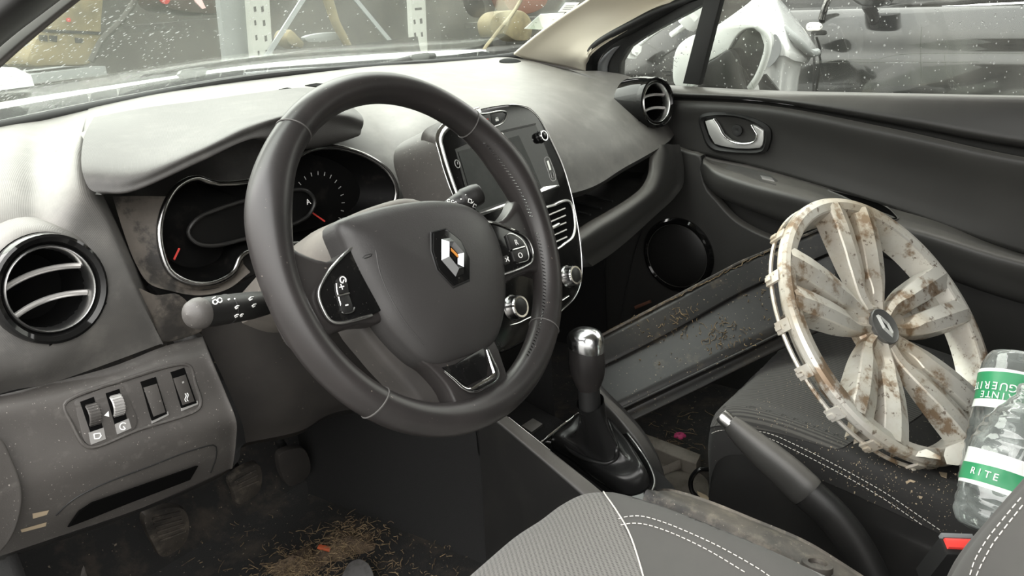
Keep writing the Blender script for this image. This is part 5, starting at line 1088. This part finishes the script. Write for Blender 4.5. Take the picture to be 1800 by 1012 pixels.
# ================================================================== WHEEL TRIM
hc0 = A(.29848644, -.29134868, .37314082); hn = unit(A(-.141, -.761, .633)); hu = unit(A(0, 0, 1)-hn*hn[2]); hr = np.cross(hn, hu); hr = -hr if hr@CR < 0 else hr
HP = lambda a, b, h=0.: hc0+hr*a+hu*b+hn*h
cap = thing('wheel_trim', 'dirty silver five-spoke wheel trim leaning on the passenger seat', 'wheel trim', HP(0, -.21))
hh = lambda r: float(np.interp(r, [0, .03, .05, .08, .12, .16, .19, .215], [-.020, -.020, -.0185, -.011, -.0035, .001, .0015, 0]))
gs = [lathegeo(hc0, hn, [(-.040, .182), (-.036, .183), (-.0025, .1905), (-.0005, .1930), (.0018, .2040), (.0005, .2110), (-.004, .2145), (-.011, .2150), (-.014, .2140), (-.014, .2060), (-.016, .2000), (-.040, .186), (-.040, .182)], 128, hu),
      lathegeo(hc0, hn, [(-.046, .046), (-.034, .046), (-.026, .040), (-.0215, .033), (-.0215, 0)], 64, hu)]
RS = np.concatenate([np.linspace(.028, .18, 17), [.19, .2]])
for k in range(5):
    a = math.radians(-4+72*k); e = hr*math.cos(a)+hu*math.sin(a); p = -hr*math.sin(a)+hu*math.cos(a)
    fl_d = .055 if k == 3 else .024 if k in (1, 2) else .030
    for s in (-1, 1):
        V = []
        for r in RS:
            g = float(np.interp(r, [.028, .045, .06, .072, .085, .1, .17, .2], [.0006, .006, .0105, .0085, .0035, .0045, .0085, .0105]))
            o_ = float(np.interp(r, [.028, .05, .075, .1, .14, .17, .2], [.0185, .0285, .0355, .0405, .0455, .0485, .0515])); H = hh(r); q = r
            m_ = o_*.55+g*.45
            for (w, z) in ((o_+.004*min(1, r/.09), -.033), (o_+.0012, H-.0035), (o_, H-.0008), (m_, H+.0028), (g+.0012, H-.0045), (g, H-.0065), (max(g-.002, .0002), H-(fl_d if r > .078 else .016))):
                V.append(hc0+e*q+p*s*w+hn*z)
        n = len(RS); gs.append((np.array(V), gridfaces(n, 7, False, False)))
    Vg = []; rr2 = [r for r in RS if r > .075]
    if k != 3:
        for r in rr2:
            g = float(np.interp(r, [.075, .1, .17, .2], [.007, .0035, .008, .0105])); Vg += [hc0+e*r-p*g+hn*(hh(r)-fl_d+.002), hc0+e*r+p*g+hn*(hh(r)-fl_d+.002)]
        gs.append((np.array(Vg), [(2*i, 2*i+1, 2*i+3, 2*i+2) for i in range(len(rr2)-1)]))
    Vl = [hc0+e*(.0585+.0155*math.cos(t))+p*.0105*math.sin(t)+hn*(hh(.06)-.012) for t in np.linspace(0, 2*math.pi, 21)[:-1]]
    gs.append((np.array(Vl), [tuple(range(20))]))
disc = mk('trim_disc', *join(*gs), 'hubcap_paint', cap, 14)
disc.data.validate()
for dg in (118, 140, 160, 178, 196, 214, 236, 20, 60, 330, 280):
    t = math.radians(dg); e = hr*math.cos(t)+hu*math.sin(t); p = -hr*math.sin(t)+hu*math.cos(t)
    V, F = boxgeo(hc0+e*.2155-hn*.021, (.004, .018, .024), (e, p, hn), .001); V2, F2 = boxgeo(hc0+e*.2175-hn*.027, (.006, .007, .010), (e, p, hn), .001)
    mk('clip', *join((V, F), (V2, F2)), 'hubcap_paint', cap)
wire = [hc0+hr*.211*math.cos(t)+hu*.2125*math.sin(t)-hn*.029 for t in np.linspace(0, 2*math.pi, 100)[:-1]]
tube('retaining_wire', wire, .0032, 'hubcap_paint', cap, closed=True, ns=6)
bd_ = lathe('centre_badge', hc0, hn, [(-.0225, .0285), (-.0165, .0285), (-.0155, .0272), (-.0165, .025), (-.0168, 0)], 'hubcap_badge', cap, 48)
bu_ = hr*math.cos(math.radians(80))+hu*math.sin(math.radians(80)); br_ = -(-hr*math.sin(math.radians(80))+hu*math.cos(math.radians(80)))
dm = lambda L, h: np.array([hc0+br_*a*.00085+bu_*b*.00085+hn*(h+.0008) for a, b in L])
o6 = dm([(-11, 22), (-3, 23), (11, 4), (11, -20), (3, -23), (-11, -4)], -.0172); i6 = dm([(-4, 10), (-2.5, 10.5), (4, 1), (4, -9), (2.5, -10.5), (-4, -1)], -.0165); mid = (o6*.5+i6*.5)+hn*.003
V = np.concatenate([o6, mid, i6]); mk('badge_diamond', V, gridfaces(3, 6, False, True), 'badge_relief', bd_, 10)
# snapped-off rim shard below
P = ds((1662, 786, 1.085), (1688, 776, 1.08), (1716, 770, 1.08), (1716, 806, 1.07), (1684, 818, 1.065), (1664, 816, 1.065), (1659, 800, 1.075)); o = slab('trim_shard', P, CAM-P[0], .008, 'hubcap_paint', None, .001); tag(o, 'broken cream shard of wheel trim beside the bottles', 'shard')
P = ds((1606, 796, 1.10), (1628, 788, 1.10), (1655, 802, 1.09), (1654, 808, 1.085), (1625, 803, 1.09), (1607, 802, 1.095)); o = slab('trim_shard', P, CAM-P[0], .005, 'hubcap_paint', None, .001); tag(o, 'thin pointed cream shard under the lower edge of the wheel trim', 'shard')
# ================================================================== BOTTLES
def bottle(lab, c, axis, prof, seed, crump, lab_h, cap_=None):
    a = unit(axis); toc = unit((CAM-c)-a*((CAM-c)@a)); rt = np.cross(a, toc); rt = rt if rt@CR > 0 else -rt
    r2 = np.random.default_rng(seed); ph = r2.uniform(0, 6.28, 8)
    t = thing('water_bottle', lab, 'bottle', c, 'crushed water bottles on the passenger seat')
    H = np.array([p[0] for p in prof]); R_ = np.array([p[1] for p in prof]); hs = np.linspace(0, H[-1], 60); ns = 56
    def rad(h, th):
        r = np.interp(h, H, R_); k = crump*math.sin(math.pi*min(1, max(0, h/H[-1])))
        d = .5*math.sin(3*th+ph[0]+h*55)+.35*math.sin(5*th+ph[1]-h*90)+.3*math.sin(2*th+ph[2]+h*130)+.25*abs(math.sin(4*th+ph[3]+h*60))
        ribs = .0007*math.sin(h*420) if lab_h[1]+.01 < h or h < lab_h[0]-.01 else 0
        return r*(1-k*.10)+r*k*.085*d+ribs
    V = [c+a*h+rad(h, 2*math.pi*k/ns)*(math.cos(2*math.pi*k/ns)*toc+math.sin(2*math.pi*k/ns)*rt) for h in hs for k in range(ns)]
    V += [c+a*.006, c+a*hs[-1]]; n = len(hs)
    F = gridfaces(n, ns, False, True)+[(i, (i+1) % ns, n*ns) for i in range(ns)]+[((n-1)*ns+i, (n-1)*ns+(i+1) % ns, n*ns+1) for i in range(ns)]
    b = mk('bottle_body', V, F, 'bottle_plastic', t, 60)
    def band(nm, h0, h1, m, lift, edge=0., par=t):
        V = []
        for h in np.linspace(h0, h1, 8):
            for k in range(ns):
                th = 2*math.pi*k/ns; hh_ = h+(edge*math.sin(2*th+ph[4]) if nm == 'green_band' else 0)
                V.append(c+a*hh_+(rad(hh_, th)+lift)*(math.cos(th)*toc+math.sin(th)*rt))
        return mk(nm, V, gridfaces(8, ns, False, True), m, par, 60)
    w = band('label', lab_h[0], lab_h[1], 'label_white', .0006)
    g = band('green_band', lab_h[0]+(lab_h[1]-lab_h[0])*lab_h[2], lab_h[0]+(lab_h[1]-lab_h[0])*lab_h[3], 'label_green', .0011, .001, w)
    return t, w, dict(a=a, c=c, toc=toc, rt=rt, rad=rad)
def wrap(s, par, g, h, size, th0, step, flip):
    for i, ch in enumerate(s):
        th = th0+i*step*(-1 if flip else 1); n = math.cos(th)*g['toc']+math.sin(th)*g['rt']; tg = -math.sin(th)*g['toc']+math.cos(th)*g['rt']
        text('letter', ch, g['c']+g['a']*h+n*(g['rad'](h, th)+.0018), tg*(-1 if flip else 1), g['a']*(-1 if flip else 1), size, 'label_white', par)
ax1 = unit(CR*.30+CU*.95+CF*.16)
b1p = [(0, .010), (.012, .022), (.035, .043), (.06, .0455), (.19, .0455), (.205, .044), (.222, .036), (.228, .0)]
c1 = qd(1784, 690, 1.07)-ax1*.172
t1_, w1_, g1_ = bottle('upside-down clear water bottle with green label leaning by the wheel trim', c1, ax1, b1p, 3, .35, (.140, .192, .22, .92))
wrap('SAINTE', w1_, g1_, .1565, .0125, .15, .20, True); wrap('MARGUERITE', w1_, g1_, .1685, .0145, .62, .225, True)
c2 = qd(1731, 938, .985); ax2_ = unit(CR*.36+CU*.93+CF*.10)
b2p = [(0, .018), (.004, .032), (.012, .039), (.03, .0445), (.05, .046), (.085, .045), (.11, .046), (.135, .040), (.16, .024), (.175, .014), (.19, .0135), (.195, .0)]
t2_, w2_, g2_ = bottle('crumpled clear water bottle in front of the upside-down one, next to the red buckle', c2, ax2_, b2p, 11, .8, (.050, .094, .12, .60))
wrap('RITE', w2_, g2_, .0655, .012, -.75, .20, False)
# ================================================================== OUTSIDE
gr = mk('ground', [(-14, -14, -.35), (16, -14, -.35), (16, 14, -.35), (-14, 14, -.35)], [(0, 1, 2, 3)], 'yard_ground', None, 30, 'cam'); tag(gr, 'grey wet ground of the yard', kind='structure')
wf = slab('wall_front', [A(-4, 6.2, -.35), A(13, 6.2, -.35), A(13, 6.2, 1.55), A(-4, 6.2, 1.55)], (0, -1, 0), .2, 'yard_wall'); tag(wf, 'dark stained wall behind the racks', kind='structure')
wr_ = slab('wall_right', [A(7.2, -6, -.35), A(7.2, 5.9, -.35), A(7.2, 5.9, 1.7), A(7.2, -6, 1.7)], (-1, 0, 0), .2, 'yard_wall'); tag(wr_, 'dark stained wall beyond the black car', kind='structure')
# rack
def post(p, q, w0, w1, y, down, m, par, nm, th=.05, slots=()):
    (x0, y0), (x1, y1) = p, q
    P = ys((x0, y0, y), (x0+w0, y0, y), (x1+w1, y1, y), (x1, y1, y)); d = unit(P[3]-P[0]); ext = (P[3][2]+.35)/max(-d[2], .2) if down else 0
    P[2] = P[2]+d*ext; P[3] = P[3]+d*ext
    o = slab(nm, P, (0, -1, 0), th, m, par)
    for (sx, sy, sw, sh) in slots: slab('slot', ys((sx, sy, y-.002), (sx+sw, sy-1, y-.002), (sx+sw+1, sy+sh, y-.002), (sx+1, sy+sh+1, y-.002)), (0, -1, 0), .004, 'rubber', o)
    return o
rk = thing('storage_rack', 'pale perforated steel storage rack seen through the windscreen', 'rack', qy(460, 110, 4)*A(1, 1, 0)+A(0, 0, -.35))
sl_ = [(446, 12, 4, 8), (459, 11, 4, 9), (447, 36, 3, 8), (462, 36, 4, 9), (449, 62, 3, 8), (465, 63, 4, 9), (453, 90, 3, 7), (467, 88, 4, 8)]
post((434, -60), (447, 118), 36, 32, 4., True, 'rack_white', rk, 'upright', .05, sl_)
post((380, -60), (400, 128), 46, 40, 4.12, True, 'rack_grey', rk, 'upright_side')
post((720, -60), (728, 102), 25, 24, 4., True, 'rack_white', rk, 'upright', .05, [(727, 35, 3, 7), (738, 33, 4, 8), (728, 58, 3, 6), (740, 57, 3, 7), (729, 14, 12, 3)])
def brace(p, q, w, y): 
    a, b = ys((*p, y))[0], ys((*q, y))[0]; d = unit(b-a); s = unit(np.cross(d, A(0, 1, 0)))*w/2; slab('brace', [a-s, a+s, b+s+d*.9, b-s+d*.9], (0, -1, 0), .012, 'rack_steel', rk)
brace((548, -24), (470, 98), .032, 3.98); brace((600, -32), (703, 92), .032, 3.98)
# scrap on the rack
def board(x0, x1, py, y, m='yard_wall'):
    a, b = qy(x0, py, y), qy(x1, py, y); z = min(a[2], b[2]); return slab('shelf', [A(a[0], y-.12, z), A(b[0], y-.12, z), A(b[0], y+.5, z), A(a[0], y+.5, z)], (0, 0, 1), .05, m, rk)
board(-120, 168, 116, 4.5, 'rack_grey'); board(490, 610, 86, 4.5); board(874, 960, 76, 4.3); board(270, 410, 30, 5.05); board(885, 970, 27, 4.65)
def lump(nm, lab, cat, pts, y, m, th=.15, group=None):
    o = slab(nm, cr(ys(*[(a, b, y) for a, b in pts]), 40, True), (0, -1, 0), th, m, None, .02); tag(o, lab, cat, group); return o
tp = thing('engine_casing', 'tan engine casing behind the top corner of the windscreen by the driver pillar', 'engine part', qy(120, 110, 4.5))
slab('casing', cr(ys((48, 112, 4.5), (62, 70, 4.5), (92, 20, 4.5), (110, -30, 4.5), (178, -30, 4.5), (181, 40, 4.5), (176, 92, 4.5), (160, 112, 4.5), (110, 116, 4.5)), 50, True), (0, -1, 0), .3, 'tan_part', tp, .03)
for q in (((69, 61), (83, 62), (84, 73), (70, 71)), ((87, 62), (101, 63), (100, 74), (88, 72)), ((132, 66), (146, 68), (145, 76), (133, 75))): slab('opening', ys(*[(a, b, 4.494) for a, b in q]), (0, -1, 0), .01, 'rubber', tp)
slab('dark_band', ys((74, 51, 4.49), (180, 56, 4.49), (180, 61, 4.49), (74, 56, 4.49)), (0, -1, 0), .01, 'door_dark_plastic', tp)
slab('red_cap', circle(qy(121, 35, 4.49), A(1, 0, 0), A(0, 0, 1), .012, 16), (0, -1, 0), .01, 'tail_red', tp)
o = tube('cable', cr(ys((160, 108, 4.4), (180, 70, 4.4), (215, 35, 4.4), (250, -20, 4.4)), 30), .02, 'yard_wall', None, ns=8); tag(o, 'thick dull cable slanting beside the tan engine casing', 'cable')
o = tube('hanging_hose', cr(ys((566, -30, 4.6), (580, 10, 4.6), (590, 40, 4.6), (604, 66, 4.6), (616, 90, 4.6)), 30), np.linspace(.045, .03, 30), 'tan_part', None, ns=10); tag(o, 'cream curved hose hanging between the rack braces', 'hose')
lump('engine_casting', 'small cream casting at the foot of the slanting rack brace', 'engine part', ((503, 66), (512, 52), (528, 66), (536, 76), (532, 85), (518, 82), (508, 76)), 4.55, 'tan_part')
lump('metal_bar', 'pale grey bar between the two rack braces', 'engine part', ((536, 66), (600, 58), (604, 64), (540, 73)), 4.65, 'rack_grey', .05)
o = tube('strap', cr(ys((932, -30, 3.6), (905, 18, 3.6), (870, 62, 3.6), (846, 98, 3.6), (800, 330, 3.6)), 40), .014, 'tan_part', None, ns=8); tag(o, 'thin cream strap slanting down beside the beige pillar', 'strap')
lump('broken_casting', 'yellowish broken casting beside the beige pillar', 'engine part', ((862, 40), (872, 24), (900, 18), (925, 22), (936, 40), (934, 66), (910, 72), (885, 60), (868, 64)), 4.2, 'tan_part')
lump('engine_cover', 'dull red cover above the yellowish casting', 'engine part', ((884, -20), (888, 6), (905, 24), (940, 22), (962, 6), (966, -20)), 4.6, 'rust')
lump('dark_drum', 'dark round drum behind the second rack upright', 'drum', ((770, -20), (775, 60), (782, 330), (850, 320), (868, 60), (862, -20)), 5.4, 'yard_wall', .25)
rc = thing('scrapped_car', 'dark reddish car tail with a red lamp at the top of the windscreen', 'car', qy(330, 18, 5.))
slab('bumper', cr(ys((282, -40, 5.), (283, 4, 5.), (296, 15, 5.), (318, 20, 5.), (400, 19, 5.), (402, -40, 5.)), 40, True), (0, -1, 0), .3, 'dark_body', rc, .03)
slab('tail_lamp', circle(qy(291, -2, 4.99), A(1, 0, 0), A(0, 0, 1), .035, 24), (0, -1, 0), .02, 'tail_red', rc, .004)
slab('reflector', ys((338, -6, 4.99), (352, -6, 4.99), (362, 14, 4.99), (356, 16, 4.99), (344, 4, 4.99)), (0, -1, 0), .02, 'tail_clear', rc)
lump('white_blob', 'bright white rounded shape at the driver-pillar edge of the windscreen', 'bumper', ((-60, 122), (-20, 118), (20, 118), (44, 122), (60, 134), (64, 150), (70, 168), (66, 220), (40, 560), (-70, 560)), 3., 'white_paint', .6)  # unidentified white blob, drawn as a white-painted slab
# door mirror of this car
dm_ = thing('door_mirror', 'white door mirror of this car outside the passenger window', 'mirror', qx(1300, 150, .92))
hs = cr(X(.92, (1187, 150), (1183, 114), (1190, 84), (1208, 67), (1240, 55), (1270, 47), (1305, 41), (1332, 45), (1347, 56), (1351, 72), (1346, 84), (1332, 53), (1312, 51), (1298, 60), (1289, 72), (1280, 87), (1258, 101), (1241, 113), (1224, 150)), 90, True)
slab('housing', hs, (-1, -.25, .1), .10, 'white_paint', dm_, .012, 3)
slab('mirror_glass', cr(X(.935, (1280, 88), (1290, 68), (1300, 57), (1318, 50), (1335, 53), (1344, 64), (1346, 82), (1341, 106), (1329, 134), (1318, 150), (1300, 154), (1284, 130)), 50, True), (-1, -.25, .1), .03, 'mirror_glass', dm_)
tube('housing_rim', cr(X(.925, (1332, 46), (1347, 60), (1350, 82), (1343, 110), (1332, 136), (1318, 156)), 30), .0085, 'white_paint', dm_, ns=10)
slab('mirror_foot', cr(X(.90, (1241, 114), (1260, 101), (1281, 88), (1294, 104), (1300, 130), (1306, 170), (1226, 170)), 40, True), (-1, -.2, 0), .06, 'door_dark_plastic', dm_, .006)
# neighbouring cars
bc = thing('parked_car', 'glossy black car parked beside the passenger window', 'car', (2.3, 0, -.35))
prof = [(2.02, -.25), (1.93, -.05), (1.88, .20), (1.875, .42), (1.90, .56), (1.915, .60), (1.93, .66), (1.97, .72), (2.0, .735)]
surf('body_side', [[A(x+.02*max(0, y-.4)**2+.0, y, z+.02*y) for x, z in prof] for y in (.56, .48, .3, .1, -.3, -.8, -1.6)], 'black_paint', bc, 5)
top2 = [(2.0, .735), (2.06, .85), (2.16, 1.0), (2.25, 1.10)]
surf('side_window', [[A(x, y, z+.02*y) for x, z in top2] for y in (.55, .1, -.4, -1.0)], 'gloss_black_clean', bc, 4)
tube('chrome_belt', cr(xs((1452, 31, 1.99), (1520, 25, 1.99), (1600, 17, 1.99), (1700, 11, 1.99), (1840, 4, 1.99)), 30), .006, 'chrome', bc, ns=8)
tube('window_trim', cr(xs((1548, 18, 2.0), (1580, 12, 2.0), (1680, 3, 2.0), (1800, -8, 2.0)), 30), .009, 'door_dark_plastic', bc, ns=8)
lamp = slab('side_marker', cr(xs((1416, 48, 1.90), (1419, 41, 1.90), (1430, 39, 1.90), (1441, 41, 1.90), (1444, 47, 1.90), (1441, 53, 1.90), (1430, 54, 1.90), (1419, 54, 1.90)), 30, True), (-1, 0, .1), .012, 'marker_white', bc, .003)
tube('door_gap', cr(xs((1428, 60, 1.905), (1431, 100, 1.872), (1430, 160, 1.868)), 20), .004, 'rubber', bc, ns=6)
dm2 = slab('wing_mirror', cr(xs((1492, -20, 1.85), (1496, 0, 1.85), (1508, 9, 1.85), (1528, 14, 1.85), (1550, 10, 1.85), (1558, -6, 1.85), (1556, -24, 1.85)), 30, True), (-1, 0, 0), .1, 'black_paint', bc, .02)
tube('mirror_arm', xs((1524, 8, 1.90), (1534, 24, 1.93), (1536, 34, 1.95)), .018, 'rubber', bc, ns=8)
tube('pillar_trim', cr(xs((1460, -10, 1.95), (1450, 14, 1.95), (1444, 34, 1.95)), 12), .012, 'dark_chrome', bc, ns=8)
wg = thing('silver_wing_panel', 'crumpled silver wing panel standing between the two cars', 'car panel', xs((1340, 160, 1.55))[0]*A(1, 1, 0)+A(0, 0, -.35))
wcols = [[*xs((1228, 66, 1.5), (1236, 90, 1.5), (1240, 120, 1.5), (1245, 170, 1.5))], [*xs((1268, 40, 1.5), (1275, 75, 1.47), (1280, 110, 1.46), (1290, 170, 1.5))], [*xs((1310, 10, 1.52), (1322, 50, 1.46), (1335, 100, 1.45), (1345, 170, 1.48))], [*xs((1348, -18, 1.56), (1362, 30, 1.48), (1375, 90, 1.46), (1366, 170, 1.47))], [*xs((1374, 2, 1.6), (1396, 50, 1.55), (1398, 100, 1.5), (1380, 175, 1.5))], [*xs((1408, 44, 1.66), (1424, 72, 1.62), (1416, 104, 1.56), (1390, 180, 1.52))], [*xs((1438, 88, 1.72), (1436, 92, 1.70), (1422, 108, 1.62), (1400, 180, 1.56))]]
wcols = [c+[c[-1]*A(1, 1, 0)+A(0, 0, -.34)] for c in wcols]
surf('wing_skin', wcols, 'silver_paint', wg, 5, .004, 50)
tube('wing_crease', cr(xs((1378, 50, 1.50), (1400, 70, 1.50), (1422, 92, 1.56), (1436, 92, 1.66)), 16), .012, 'rack_grey', wg, ns=8)
slab('wheel_arch_gap', cr(xs((1362, 60, 1.455), (1372, 78, 1.455), (1368, 100, 1.452), (1350, 118, 1.445), (1348, 100, 1.445)), 30, True), (-1, 0, 0), .01, 'seal_grey', wg)
slab('wing_stay', xs((1330, 135, 1.44), (1345, 130, 1.44), (1385, 180, 1.46), (1340, 180, 1.44)), (-1, 0, 0), .01, 'door_dark_plastic', wg)
wb_ = thing('plastic_bumper', 'cracked white and black bumper piled outside the quarter light', 'bumper', xs((1140, 150, 1.7))[0]*A(1, 1, 0)+A(0, 0, -.35))
bsk = [[*xs((1070, 70, 2.2), (1080, 110, 2.15), (1085, 150, 2.1), (1090, 200, 2.1))], [*xs((1120, 52, 2.2), (1130, 90, 2.1), (1130, 130, 2.05), (1130, 200, 2.05))], [*xs((1180, 18, 2.2), (1190, 60, 2.1), (1195, 110, 2.05), (1195, 200, 2.05))], [*xs((1225, -10, 2.25), (1228, 30, 2.2), (1228, 100, 2.15), (1228, 200, 2.15))]]
surf('bumper_skin', [c+[c[-1]*A(1, 1, 0)+A(0, 0, -.34)] for c in bsk], 'gloss_black', wb_, 5, .01)
for pts, r in ((((1125, 78), (1150, 58), (1180, 40)), .008), (((1180, 62), (1200, 48), (1228, 30)), .012), (((1100, 95), (1106, 78), (1118, 76)), .05), (((1205, 38), (1222, 20), (1232, 4)), .05)):
    tube('white_strip', cr(xs(*[(a, b, 2.0) for a, b in pts]), 16), r, 'white_paint', wb_, ns=8)
